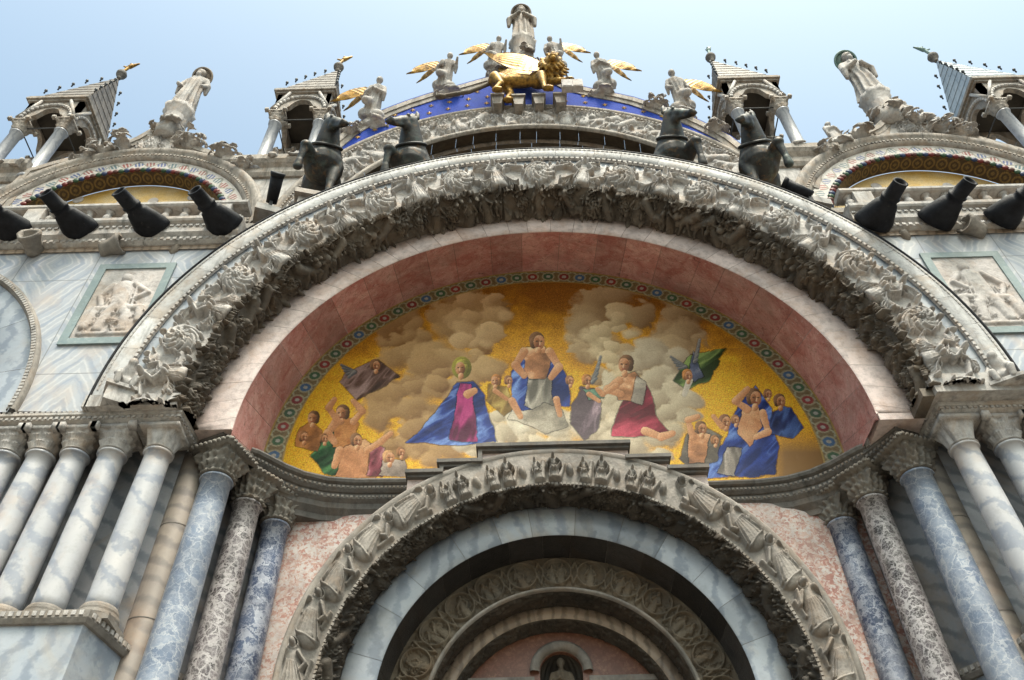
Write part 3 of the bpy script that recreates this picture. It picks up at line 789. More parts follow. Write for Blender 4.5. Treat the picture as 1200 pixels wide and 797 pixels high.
sweep('marble_band', [(5.14, .5, 9.74), (5.12, .47, 9.74), (4.52, .47, 9.90), (4.49, .49, 9.92)], -.06, PI+.06, M['pink'], arch, 160, joints=37, tone=(.78, 1.05), seed=4, zmin=9.835)
sweep('red_vault', [(4.49, .49, 9.92), (4.47, 1.80, 10.5)], -.16, PI+.16, M['red'], arch, 180, joints=25, tone=(.78, 1.1), seed=9, zmin=9.72)
for sg in (-1, 1):
    zb = 9.832 if sg < 0 else 9.712; xa, xb = sorted((sg*5.12, sg*6.42)); mb = MB(); mb.box((xa, -.055, zb), (xb, .5, 10.05)); mb.build('arch_foot', M['white'], arch)
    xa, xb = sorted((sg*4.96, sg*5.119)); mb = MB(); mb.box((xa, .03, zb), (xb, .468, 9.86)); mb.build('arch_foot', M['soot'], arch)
    xa, xb = sorted((sg*4.50, sg*5.118)); mb = MB(); mb.box((xa, .475, zb), (xb, 1.0, 9.86)); mb.build('arch_foot', M['pink'], arch)
# guilloche border of coloured roundels
def border():
    na, nr = 1500, 20; a = np.linspace(-.18, PI+.18, na); t = np.linspace(0, 1, nr)
    r = 4.47+(4.17-4.47)*t; y = 1.78+.12*t; z = 10.49+.09*t
    V = np.stack([r[None]*np.cos(a)[:, None], np.broadcast_to(y[None], (na, nr)), z[None]+r[None]*np.sin(a)[:, None]], -1).reshape(-1, 3)
    per = (a[-1]-a[0])/50; k = np.floor((a-a[0])/per).astype(int); u = ((a-a[0])/per-k-.5)[:, None]*per*4.3/.34
    v = (t-.5)[None]; d = np.hypot(u, v*1.0)
    base = np.array([.15, .105, .05]); C = np.broadcast_to(base, (na, nr, 3)).copy()
    pal = np.array([[.22, .035, .03], [.05, .10, .05], [.05, .10, .19], [.18, .03, .03], [.05, .09, .05]])[k % 5]
    ring = (d > .27) & (d < .36); C[ring] = [.27, .23, .14]
    ins = d <= .27; C[ins] = np.broadcast_to(pal[:, None], C.shape)[ins]
    mid = d < .11; C[mid] = [.30, .28, .24]
    wv = np.abs(np.abs(v)-.40*np.abs(np.cos((a-a[0])/per*PI))[:, None]) < .05; C[wv & (d > .36)] = [.27, .26, .17]
    C[:, :2] = [.30, .19, .05]; C[:, -2:] = [.30, .19, .05]
    C *= rng.uniform(.7, 1.2, size=(na, nr, 1))
    mk('mosaic_border', V, gridF(na, nr), M['mosaic'], arch, False, C.reshape(-1, 3))
border()

# ------------------------------------------------------------------ the lunette mosaic (generic robed figures on cloud and gold)
def fbm(x, y, sc_, seed, oct=5):
    g = np.random.default_rng(seed); out = np.zeros_like(x); amp = 1; tot = 0
    for o in range(oct):
        q = g.normal(size=(64, 64)); X = (x*sc_*2**o) % 63; Yv = (y*sc_*2**o) % 63
        i = X.astype(int); j = Yv.astype(int); fx = X-i; fy = Yv-j; fx = fx*fx*(3-2*fx); fy = fy*fy*(3-2*fy)
        i2 = (i+1) % 64; j2 = (j+1) % 64
        out += amp*((q[i, j]*(1-fx)+q[i2, j]*fx)*(1-fy)+(q[i, j2]*(1-fx)+q[i2, j2]*fx)*fy); tot += amp; amp *= .55
    return out/tot
def inpoly(px, py, poly):
    ins = np.zeros(px.shape, bool); n = len(poly)
    for i in range(n):
        x0, y0 = poly[i]; x1, y1 = poly[(i+1) % n]
        if y0 == y1: continue
        c = ((y0 > py) != (y1 > py)) & (px < (x1-x0)*(py-y0)/(y1-y0)+x0); ins ^= c
    return ins
def mosaic():
    st = .0098; x = np.arange(-4.3, 4.3, st); z = np.arange(9.80, 14.8, st); nx, nz = len(x), len(z)
    X, Z = np.meshgrid(x, z, indexing='ij')
    # picture coordinates of the panel: u runs along it, v down it (arbitrary drawing units)
    P = np.stack([X, np.full_like(X, 1.9), Z], -1)-CAM
    w_ = P @ CF; U = 600+FPX*(P @ CR)/w_; Vv = 398.5-FPX*(P @ CU)/w_
    wob = fbm(X+9, Z, 1.2, 3); wob2 = fbm(X+5, Z+3, 4, 4); tess = rng.normal(size=X.shape)
    C = np.zeros(X.shape+(3,))
    cl = fbm(X+20, Z+4, .9, 11, 6)
    g1 = np.array([.68, .36, .03]); g0 = np.array([.24, .105, .018])
    gl = np.clip((Vv-352)/95+wob*.4+.2*wob2, 0, 1)[..., None]
    C[:] = g0*(1-gl)+g1*gl; C *= (1+.30*tess[..., None]); 
    sh0 = X.shape; Uf, Vf, Xf, Zf, wf, w2f, tf = [q.ravel() for q in (U, Vv, X, Z, wob, wob2, tess)]; Cf = C.reshape(-1, 3)
    LGT = np.array([-.55, -.75])
    def lay(idx, q, col, hi):
        q = np.clip(q, 0, 1)[:, None]; lo = np.array(col)*.42; md = np.array(col); h_ = np.array(hi)
        c = np.where(q < .5, lo+(md-lo)*q*2, md+(h_-md)*(q*2-1))
        Cf[idx] = c*(1+.15*tf[idx][:, None])
    def window(u0, u1, v0, v1): return np.nonzero((Uf > u0) & (Uf < u1) & (Vf > v0) & (Vf < v1))[0]
    def puff(cu, cv, r, dark, light, soft=.25):
        i = window(cu-r*1.3, cu+r*1.3, cv-r*1.1, cv+r*1.1)
        du, dv = (Uf[i]-cu)/r+.34*w2f[i]+.25*wf[i], (Vf[i]-cv)/(r*.72)+.34*w2f[i]-.2*wf[i]; d = du*du+dv*dv; k = d < 1; i = i[k]; du, dv, d = du[k], dv[k], d[k]
        q = np.clip(.52-.30*du-.42*dv+.16*w2f[i], 0, 1)[:, None]; al = np.clip((1-d)/soft, 0, 1)[:, None]
        Cf[i] = Cf[i]*(1-al)+(np.array(dark)*(1-q)+np.array(light)*q)*(1+.10*tf[i][:, None])*al
    g = np.random.default_rng(5)
    def bank(cu, cv, ru, rv, n, dark, light, r0=9, r1=24):
        pts = [(cu+ru*a*abs(a)**-.3, cv+rv*b) for a, b in g.uniform(-1, 1, size=(n, 2)) if a*a+b*b < 1]
        for (u, v) in sorted(pts, key=lambda p: p[1]+g.uniform(-25, 25)): puff(u, v, g.uniform(r0, r1), dark, light, g.choice((.35, .7, .95)))
    bank(520, 395, 70, 62, 110, (.17, .085, .03), (.50, .36, .19)); bank(498, 480, 56, 62, 90, (.15, .075, .03), (.44, .30, .15)); bank(562, 372, 32, 34, 34, (.30, .19, .09), (.66, .50, .30), 8, 16)
    bank(745, 395, 72, 58, 110, (.16, .09, .04), (.48, .38, .24)); bank(762, 470, 50, 66, 90, (.20, .15, .10), (.54, .49, .38)); bank(715, 405, 30, 40, 30, (.32, .25, .15), (.66, .56, .38), 8, 16)
    bank(640, 508, 118, 26, 90, (.22, .18, .13), (.66, .60, .48), 8, 18); bank(632, 492, 30, 16, 30, (.26, .23, .18), (.74, .70, .60), 8, 15)
    brown = np.clip((Vf-500)/30, 0, 1)*np.clip((Uf-880)/40, 0, 1); Cf[:] = Cf*(1-brown[:, None])+np.array([.22, .13, .055])*brown[:, None]
    def poly(pts, col, hi=None, fold=0.0, ang=0.0, seed=1):
        us = [p[0] for p in pts]; vs = [p[1] for p in pts]; u0, u1, v0, v1 = min(us), max(us), min(vs), max(vs)
        i = window(u0-4, u1+4, v0-4, v1+4); hi = np.array(col)*1.8 if hi is None else hi
        pu, pv = Uf[i]+1.8*w2f[i]+2.2*wf[i], Vf[i]+1.8*w2f[i]-1.6*wf[i]
        ring_ = np.zeros(len(i), bool)
        for (a, b) in ((1.2, 0), (-1.2, 0), (0, 1.2), (0, -1.2)): ring_ |= inpoly(pu+a, pv+b, pts)
        Cf[i[ring_]] *= .35
        i = i[inpoly(pu, pv, pts)]; du, dv = (Uf[i]-(u0+u1)/2)/(u1-u0)*2, (Vf[i]-(v0+v1)/2)/(v1-v0)*2
        q = .50-.16*du-.12*dv
        if fold:
            ca, sa = math.cos(ang), math.sin(ang); f1 = Xf[i]*ca-Zf[i]*sa; f2 = Xf[i]*sa+Zf[i]*ca
            r1_ = fbm(f1*4.2+seed*3+30, f2*.9+seed+20, 1.0, seed+40, 2); r2_ = fbm(f1*10+40, f2*2.2+30, 1.0, seed+60, 2)
            q = q+.55*r1_+.42*(.55-1.6*np.abs(r2_))
        else: q = q+.30*w2f[i]+.30*fbm(Xf[i]*2+seed+30, Zf[i]*2+20, 2.0, seed+5, 3)
        lay(i, q, col, hi)
    def ell(cu, cv, ru, rv, col, hi=None, a=0.0, fold=0.0):
        c, s = math.cos(a), math.sin(a); r = max(ru, rv); i = window(cu-r, cu+r, cv-r, cv+r); du, dv = Uf[i]-cu, Vf[i]-cv
        e, f = (du*c+dv*s)/ru, (-du*s+dv*c)/rv; k = e*e+f*f < 1; i = i[k]
        lay(i, .52-.38*(du[k]/ru)-.34*(dv[k]/rv)+.12*w2f[i], col, np.array(col)*1.7 if hi is None else hi)
    def limb(pts, r, col, hi=None):
        for n_, (a, b) in enumerate(zip(pts[:-1], pts[1:])):
            i = window(min(a[0], b[0])-r-2, max(a[0], b[0])+r+2, min(a[1], b[1])-r-2, max(a[1], b[1])+r+2)
            dx, dy = b[0]-a[0], b[1]-a[1]; t = np.clip(((Uf[i]-a[0])*dx+(Vf[i]-a[1])*dy)/(dx*dx+dy*dy), 0, 1); rr = r*(1-.25*t)
            ex, ey = Uf[i]-a[0]-t*dx, Vf[i]-a[1]-t*dy; d = np.hypot(ex, ey)
            Cf[i[(d < rr+.8) & (d >= rr)]] *= .82
            k = d < rr; lay(i[k], .56+.26*(ex[k]*LGT[0]+ey[k]*LGT[1])/r+.10*w2f[i[k]], col, np.array(col)*1.7 if hi is None else hi)
    FL = (.42, .20, .10); FH = (.74, .50, .32); BL = (.022, .05, .27); BH = (.16, .28, .66); HR = (.09, .05, .028)
    def head(u, v, r, hair=HR, veil=None):
        s_ = 1 if (u*7) % 2 < 1 else -1
        if veil: ell(u, v, r*1.45, r*1.65, veil)
        ell(u-.12*r*s_, v-r*.28, r*1.0, r*.98, hair, [3*q for q in hair]); ell(u-.55*r*s_, v+.2*r, r*.5, r*.75, hair, [3*q for q in hair])
        ell(u+.2*r*s_, v+r*.12, r*.72, r*.95, FL, (.54, .33, .21)); ell(u-.1*r*s_, v+.2*r, r*.4, r*.7, (.22, .095, .05), FL)
        for e in (-.1, .5): ell(u+e*r*s_, v-.02*r, r*.16, r*.10, HR, HR)
        ell(u+.28*r*s_, v+.28*r, r*.10, r*.28, (.6, .4, .27), (.6, .4, .27)); ell(u+.25*r*s_, v+.62*r, r*.24, r*.08, (.25, .06, .04), (.3, .08, .05))
        ell(u+.1*r*s_, v+1.25*r, r*.42, r*.5, FL, FH)
    def wing(u, v, du, dv, w):
        for k in range(5): limb([(u, v), (u+du*(1-.13*k), v+dv*(1-.13*k)+w*k*.5)], w*.42, (.10, .11, .13), (.42, .42, .42))
    # kneeling figure in blue and magenta
    poly([(536, 447), (520, 468), (500, 497), (476, 519), (520, 521), (582, 519), (574, 490), (568, 462), (556, 446)], BL, BH, .42, .9, 2)
    poly([(540, 448), (533, 480), (528, 515), (560, 517), (556, 478), (553, 449)], (.16, .015, .09), (.36, .04, .19), .5, .2, 3)
    limb([(548, 462), (556, 458)], 5, FL, FH); head(541, 431, 8, (.18, .17, .04), (.20, .19, .04))
    # seated figure in blue over pale skirt
    poly([(607, 420), (598, 436), (600, 462), (596, 480), (612, 489), (640, 470), (670, 474), (668, 446), (655, 424), (640, 412)], BL, BH, .36, .7, 5)
    poly([(622, 440), (615, 474), (630, 479), (650, 473), (648, 442)], (.26, .25, .23), (.55, .53, .48), .6, .1, 6)
    poly([(617, 408), (613, 432), (622, 444), (640, 443), (646, 425), (640, 407)], FL, FH); limb([(614, 412), (604, 428), (614, 440)], 5, FL, FH); limb([(644, 412), (655, 430), (646, 442)], 5, FL, FH)
    head(630, 400, 9)
    # attendants either side of it
    poly([(574, 450), (572, 470), (590, 488), (602, 478), (594, 455)], (.25, .16, .05), (.46, .36, .12), .5, .4, 7); head(581, 446, 6, (.20, .09, .03))
    poly([(682, 452), (672, 472), (668, 496), (684, 516), (702, 500), (704, 474), (694, 456)], (.20, .15, .20), (.42, .33, .40), .5, .3, 8); poly([(684, 456), (690, 470), (706, 468), (700, 457)], (.06, .14, .12), (.14, .27, .2)); head(688, 446, 6, (.20, .09, .03))
    poly([(600, 480), (595, 492), (620, 498), (640, 508), (665, 500), (660, 478), (640, 470), (615, 482)], (.30, .28, .24), (.52, .49, .43))
    # kneeling figure in crimson
    poly([(742, 452), (728, 474), (716, 510), (745, 512), (790, 508), (772, 490), (764, 462), (756, 446)], (.20, .015, .04), (.42, .05, .10), .5, 1.0, 9)
    poly([(730, 440), (716, 450), (722, 470), (744, 470), (752, 446), (744, 436)], FL, FH); limb([(726, 446), (712, 456), (728, 462)], 5, FL, FH); poly([(745, 440), (740, 470), (752, 474), (758, 448)], (.22, .20, .18), (.4, .38, .33)); head(733, 427, 9)
    # group at the left end
    poly([(386, 498), (364, 535), (380, 556), (410, 556), (404, 510)], (.02, .07, .03), (.07, .20, .08), .4, .8, 10)
    poly([(392, 492), (390, 524), (416, 526), (420, 496), (406, 488)], (.34, .14, .05), (.52, .27, .10)); limb([(394, 494), (384, 508), (392, 518)], 5, FL, FH); head(401, 484, 8)
    poly([(352, 500), (346, 520), (372, 528), (378, 504), (366, 494)], (.36, .16, .06), (.54, .30, .12)); head(367, 490, 7)
    poly([(404, 524), (394, 556), (440, 562), (446, 530), (428, 516)], FL, (.54, .33, .19)); poly([(434, 520), (430, 558), (448, 560), (452, 526)], (.24, .06, .09), (.52, .40, .42), .9, .3); head(418, 516, 7)
    poly([(448, 540), (444, 558), (476, 560), (474, 540)], (.26, .22, .2), (.42, .38, .34)); head(456, 536, 7, (.2, .12, .06))
    # drifting figure above them
    poly([(404, 436), (398, 448), (420, 468), (452, 452), (466, 438), (446, 422), (424, 428)], (.10, .06, .05), (.28, .20, .20), .5, .5, 12); head(440, 428, 6, HR)
    # flying figure in green on the right
    poly([(796, 430), (790, 446), (806, 456), (828, 446), (844, 424), (850, 408), (826, 414), (808, 416)], (.05, .09, .03), (.20, .30, .10), .4, .9, 13)
    poly([(812, 412), (806, 440), (816, 448), (824, 440)], (.08, .10, .18), (.35, .38, .45)); limb([(808, 446), (802, 462)], 4, (.4, .38, .34), (.55, .5, .45)); head(806, 440, 6, (.2, .09, .03))
    # group at the right end
    poly([(884, 452), (866, 476), (846, 520), (818, 560), (880, 560), (910, 556), (912, 520), (904, 478)], BL, BH, .34, .8, 14)
    poly([(872, 476), (864, 510), (880, 524), (894, 500), (890, 478)], FL, (.54, .34, .2)); head(884, 466, 9)
    poly([(850, 524), (842, 556), (862, 560), (870, 526)], (.30, .28, .27), (.58, .55, .52), .8, .2)
    poly([(906, 482), (902, 508), (930, 514), (942, 500), (930, 478), (916, 474)], (.02, .035, .13), (.06, .12, .34), .4, .5, 15); head(914, 470, 7)
    poly([(806, 508), (796, 536), (812, 550), (840, 540), (844, 512), (826, 502)], (.10, .09, .08), (.22, .2, .18)); poly([(808, 506), (806, 540), (826, 542), (832, 510)], FL, FH); head(822, 502, 7); head(850, 494, 7, (.10, .05, .03))
    # raised and resting arms, wings, more heads in the crowds
    limb([(396, 494), (385, 478), (392, 468)], 4, FL, FH); limb([(414, 494), (425, 482), (414, 470)], 4, FL, FH); limb([(430, 528), (446, 518), (458, 508)], 4, FL, FH); limb([(398, 528), (392, 546)], 5, FL, FH)
    limb([(876, 480), (862, 470), (876, 456)], 4.5, FL, FH); limb([(894, 484), (900, 506), (886, 512)], 4.5, FL, FH); limb([(812, 512), (806, 492), (818, 488)], 4, FL, FH); limb([(846, 500), (836, 488)], 3.5, FL, FH)
    limb([(722, 452), (706, 462), (700, 456)], 3.5, FL, FH); limb([(756, 505), (775, 512), (788, 508)], 5, FL, FH); limb([(690, 462), (702, 470)], 3, FL, FH); limb([(580, 458), (594, 468)], 3, FL, FH)
    wing(694, 448, 10, -30, 5); wing(416, 436, -16, -8, 5); wing(814, 424, 6, -26, 5); wing(804, 430, -18, -12, 4)
    for (u, v, r) in ((380, 514, 5), (356, 512, 6), (470, 530, 5), (838, 516, 5), (862, 492, 5), (900, 462, 5), (596, 446, 5), (668, 446, 5)): head(u, v, r, (.12, .06, .03))
    limb([(600, 470), (610, 488)], 4.5, FL, FH); limb([(652, 468), (656, 486)], 4, FL, FH)
    Cf *= np.array([1.06, .97, .86])
    C = np.clip(Cf.reshape(sh0+(3,)), .004, .7)
    keep = np.hypot(X, Z-10.58) < 4.22
    F = gridF(nx, nz); kf = keep.ravel(); F = F[kf[F].all(1)]
    us = np.unique(F); mp = np.full(nx*nz, -1); mp[us] = np.arange(len(us))
    V = np.stack([X, 1.9+.004*wob2, Z], -1).reshape(-1, 3)[us]
    o = mk('lunette_mosaic', V, mp[F], M['mosaic'], None, False, C.reshape(-1, 3)[us])
    tag(o, 'gold half round mosaic of robed figures on clouds inside the great arch', 'mosaic')
mosaic()

# ------------------------------------------------------------------ doorway arch below the mosaic
door = thing('doorway_arch', 'carved grey doorway arch with nested round mouldings under the mosaic', 'archway')
def row_figures(prof, h, seed, a0, a1, n, step=.0085):
    W = prof_len(prof); rm = np.mean([p[0] for p in prof]); L = rm*(a1-a0)
    R = Relief(L, W, step); rd = random.Random(seed)
    for i in range(n):
        th = a0+(a1-a0)*(i+.5)/n; x = rm*(th-a0); up = PI/2-th   # world-up relative to the band
        # band axes: x runs counter-clockwise, y runs inward
        steep = abs(up)/(PI/2)
        if steep > .30:
            sg = 1 if up > 0 else -1; ang = 0.0 if sg > 0 else PI; ang += -.18*sg
            sp = L/n; Hh = sp*.86
            R.cap([(x-sg*sp*.46, W*.22), (x-sg*sp*.44, W*.5), (x-sg*sp*.46, W*.78)], sp*.045, sp*.045, h*.8)
            R.figure(x-sg*sp*.42, W*.50, Hh, ang, h, rd, broad=1.25)
            R.cap([(x+sg*sp*.2, W*.86), (x-sg*sp*.15, W*.80)], W*.07, W*.05, h*.55)
            R.leaf(x-sg*sp*.1, W*.14, ang+rd.uniform(-.3, .3), sp*.3, W*.12, h*.55)
        else:
            R.figure(x, W*.93, W*.80, -PI/2, h, rd, seated=True, broad=1.35); R.figure(x+.34*L/n, W*.93, W*.70, -PI/2+.12, h*.8, rd, seated=True, broad=1.2); R.ell(x-.34*L/n, W*.6, W*.13, W*.2, .3, h*.7)
            R.cap([(x-.2*W, W*.9), (x-.4*W, W*.4)], W*.10, W*.05, h*.6); R.cap([(x+.42*W, W*.9), (x+.36*W, W*.3)], W*.11, W*.08, h*.5)
    R.weather(h*.03, seed); return R.edges(.035)
a0, a1 = -.25, PI+.25
sweep('outer_edge', [(3.50, 2.02, 6.6), (3.50, 1.36, 6.6), (3.46, 1.33, 6.6), (3.42, 1.36, 6.59)], a0, a1, M['midstone'], door, 120)
pf = [(3.42, 1.36, 6.59), (3.02, 1.36, 6.44)]
sweep('carved_archivolt', pf, a0, a1, M['midstone'], door, H=row_figures(pf, .15, 8, a0, a1, 17).h)
mb = MB(); dentils(mb, 3.0, 1.36, 6.43, a0, a1, 190, .018, .02, .03); mb.build('rope_moulding', M['midstone'], door)
pf = [(3.02, 1.36, 6.44), (2.98, 1.37, 6.44), (2.86, 1.6, 6.5), (2.80, 1.8, 6.57)]
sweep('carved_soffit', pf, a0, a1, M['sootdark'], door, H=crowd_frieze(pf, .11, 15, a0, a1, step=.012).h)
sweep('white_band', [(2.80, 1.82, 6.58), (2.78, 1.79, 6.58), (2.36, 1.79, 6.54), (2.34, 1.81, 6.54)], a0, a1, M['bluewhite'], door, 120, joints=15, tone=(.68, 1.12))
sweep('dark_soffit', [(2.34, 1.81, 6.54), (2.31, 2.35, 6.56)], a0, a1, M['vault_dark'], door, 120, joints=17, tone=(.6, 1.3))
def vine(prof, h, seed, a0, a1, n=15, step=.010):
    W = prof_len(prof); rm = np.mean([p[0] for p in prof]); L = rm*(a1-a0); R = Relief(L, W, step); rd = random.Random(seed); p = L/n
    for i in range(n):
        x = (i+.5)*p
        R.ring(x, W*.5, W*.40, W*.035, h*.9)
        if i % 2: R.figure(x-.06, W*.86, W*.62, -PI/2, h*.9, rd); R.figure(x+.07, W*.86, W*.58, -PI/2, h*.8, rd)
        else:
            R.figure(x, W*.84, W*.62, -PI/2+rd.uniform(-.5, .5), h*.95, rd); R.leaf(x+.08, W*.6, rd.uniform(0, 6), W*.3, W*.09, h*.8)
        for k in range(14):
            R.leaf(x+p*.5+rd.uniform(-.3, .3)*p, W*rd.uniform(.06, .94), rd.uniform(0, 6.28), W*rd.uniform(.2, .34), W*rd.uniform(.06, .11), h*rd.uniform(.5, .9), rd.choice((-1, 1)), 3)
        R.cap([(x+W*.38, W*.5), (x+p*.5, W*.15), (x+p-W*.38, W*.5)], W*.035, W*.035, h*.8); R.cap([(x+W*.38, W*.5), (x+p*.5, W*.86), (x+p-W*.38, W*.5)], W*.035, W*.035, h*.8)
    R.weather(h*.05, seed); return R.edges(.02)
pf = [(2.31, 2.35, 6.56), (1.80, 2.35, 6.56)]
sweep('vine_frieze', pf, a0, a1, M['brownstone'], door, H=vine(pf, .07, 21, a0, a1).h)
sweep('rope_moulding', [(1.82, 2.34, 6.56), (1.80, 2.30, 6.56), (1.77, 2.31, 6.56), (1.76, 2.36, 6.56)], a0, a1, M['midstone'], door, 120, smooth=True)
pf = [(1.76, 2.36, 6.56), (1.77, 2.8, 6.58)]
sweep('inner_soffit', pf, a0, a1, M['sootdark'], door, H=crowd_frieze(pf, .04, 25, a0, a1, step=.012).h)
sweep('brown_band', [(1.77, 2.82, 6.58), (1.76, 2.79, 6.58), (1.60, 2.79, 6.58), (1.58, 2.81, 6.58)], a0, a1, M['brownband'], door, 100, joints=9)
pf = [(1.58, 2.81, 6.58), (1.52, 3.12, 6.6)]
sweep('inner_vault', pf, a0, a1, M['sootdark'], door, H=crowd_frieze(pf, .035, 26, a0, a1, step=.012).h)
plate('tympanum', arc(0, 6.6, 1.56, -.3, PI+.3, 40), [arc(.02, 7.52, .30, 0, PI, 16)+[(-.28, 6.3), (.32, 6.3)]], 3.12, 3.2, M['tymp'], door)
for xa, xb in ((-1.5, -.36), (.4, 1.5)):
    mb = MB(); mb.box((xa, 3.04, 7.34), (xb, 3.125, 7.42)); mb.box((xa, 3.07, 7.27), (xb, 3.123, 7.342)); mb.build('tympanum_moulding', M['midstone'], door)
sweep('niche_frame', [(.44, 3.13, 7.52), (.44, 3.06, 7.52), (.40, 3.03, 7.52), (.34, 3.05, 7.52), (.31, 3.08, 7.52), (.30, 3.2, 7.52)], -.02, PI+.02, M['midstone'], door, 40, X0=.02)
na, nt_ = 60, 16; prof = [(.33*math.cos(t), .33*math.sin(t)) for t in np.linspace(1.55, 0, nt_)]+[(.33, -1.2)]; V = []
for (r, z) in prof:
    for k in range(na):
        a = PI*k/(na-1); rr = r*(1+.05*math.cos(22*a)*(1 if z > 0 else 0)); V.append((.02+rr*math.cos(a), 3.14+rr*math.sin(a), 7.52+z))
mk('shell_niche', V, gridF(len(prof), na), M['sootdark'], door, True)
# stepped ledge over the arch
poly = [(-2.1, 9.62), (-2.1, 9.50)]; 
st = [(-2.12, 9.3), (-2.12, 9.70), (-1.66, 9.70), (-1.66, 9.88), (-1.09, 9.88), (-1.09, 10.16), (1.12, 10.16), (1.12, 9.88), (1.68, 9.88), (1.68, 9.66), (2.2, 9.66), (2.2, 9.3)]
plate('stepped_ledge', st+[p for p in arc(0, 6.6, 3.44, .9, PI-.9, 40)], [], 1.42, 1.98, M['pink'], door)
mb = MB()
for (x0, x1, z) in ((-2.15, -1.60, 9.70), (-1.70, -1.03, 9.88), (-1.13, 1.16, 10.16), (1.06, 1.72, 9.88), (1.64, 2.24, 9.66)):
    mb.box((x0, 1.30, z-.035+.003), (x1, 2.0, z+.03)); mb.box((x0+.03, 1.35, z-.08), (x1-.03, 1.99, z-.034))
for (x, z0, z1) in ((-1.62, 9.73, 9.8), (-1.06, 9.91, 10.08)): mb.box((x-.04, 1.34, z0), (x+.02, 1.4, z1))
mb.build('ledge_moulding', M['darkstone'], door)
mb = MB(); mb.box((-4.6, 2.3, 0), (4.6, 2.5, 4)); mb.build('lower_backing', M['dark'], door)
# ------------------------------------------------------------------ relief panels, side portals
def hero(seed, lean):
    R = Relief(1.9, 1.12, .0125); rd = random.Random(seed); c = .56
    # x runs up the panel, y across it
    R.cap([(.25, c-.18), (.65, c-.12), (.95, c)], .09, .11, .06); R.cap([(.22, c+.25), (.6, c+.2), (.95, c+.02)], .08, .11, .06)
    R.cap([(.95, c), (1.35, c+lean)], .17, .19, .075); R.ell(1.62, c+lean*1.3, .12, .10, 0, .07)
    for k in range(9): R.cap([(1.0+.04*k, c-.2+.05*k), (.62, c-.3+.07*k)], .022, .015, .06)
    R.cap([(1.42, c+lean-.2), (1.1, c-.4), (.85, c-.3)], .07, .05, .06); R.cap([(1.42, c+lean+.2), (1.2, c+.42), (1.0, c+.2)], .07, .05, .06)
    R.cap([(.3, c-.42), (.75, c-.36), (.8, c+.4), (.45, c+.46)], .09, .07, .055)
    for k in range(22): R.leaf(rd.uniform(.2, 1.1), rd.uniform(.15, .98), rd.uniform(0, 6.3), rd.uniform(.15, .35), rd.uniform(.04, .08), rd.uniform(.03, .055))
    R.cap([(.12, .12), (.12, 1.0)], .05, .05, .03)
    return R.weather(.004, seed).edges(.02)
for sg, lb, x0, z0 in ((-1, 'pale carved hero relief in a green frame on the left wall', -7.33, 11.25), (1, 'pale carved figure relief in a green frame on the right wall', 6.08, 10.98)):
    p = thing('relief_panel', lb, 'relief', 'framed relief panels')
    w_, h_ = 1.26, 1.96; t = .13
    mb = MB()
    mb.box((x0, .06, z0), (x0+w_, .098, z0+t)); mb.box((x0, .06, z0+h_-t), (x0+w_, .098, z0+h_)); mb.box((x0, .06, z0+t), (x0+t, .098, z0+h_-t)); mb.box((x0+w_-t, .06, z0+t), (x0+w_, .098, z0+h_-t))
    mb.build('frame', M['panelframe'], p)
    R = hero(40+sg, .06*sg)
    hgt = R.h.T[:, :] if sg < 0 else R.h.T[::-1, :]
    gx = np.linspace(x0+t, x0+w_-t, hgt.shape[0]); gz = np.linspace(z0+t, z0+h_-t, hgt.shape[1])
    X, Z = np.meshgrid(gx, gz, indexing='ij')
    mk('carved_slab', np.stack([X, .085-hgt, Z], -1).reshape(-1, 3), gridF(*hgt.shape), M['panel'], p, True)
for sg in (-1, 1):
    p = thing('side_portal_arch', 'blue grey round arch band of the neighbouring portal at the %s edge' % ('left' if sg < 0 else 'right'), 'archway')
    cx, cz = sg*10.85, 10.1
    sweep('carved_edge', [(3.48, .12, cz), (3.48, .02, cz), (3.44, .0, cz), (3.36, .02, cz), (3.34, .08, cz)], -.06, PI+.06, M['midstone'], p, 90, X0=cx)
    mb = MB(); dentils(mb, 3.41, .005, cz, -.05, PI+.05, 170, .03, .022, .02, cx); mb.build('beads', M['white'], p)
    sweep('marble_band', [(3.35, .09, cz), (2.72, .09, cz), (2.70, .12, cz)], -.06, PI+.06, M['bluewhite'], p, 90, X0=cx, joints=11)
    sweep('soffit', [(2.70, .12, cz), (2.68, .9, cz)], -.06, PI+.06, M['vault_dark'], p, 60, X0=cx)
    plate('lunette', arc(cx, cz, 2.7, -.06, PI+.06, 40), [], .9, .95, M['goldmos'], p)

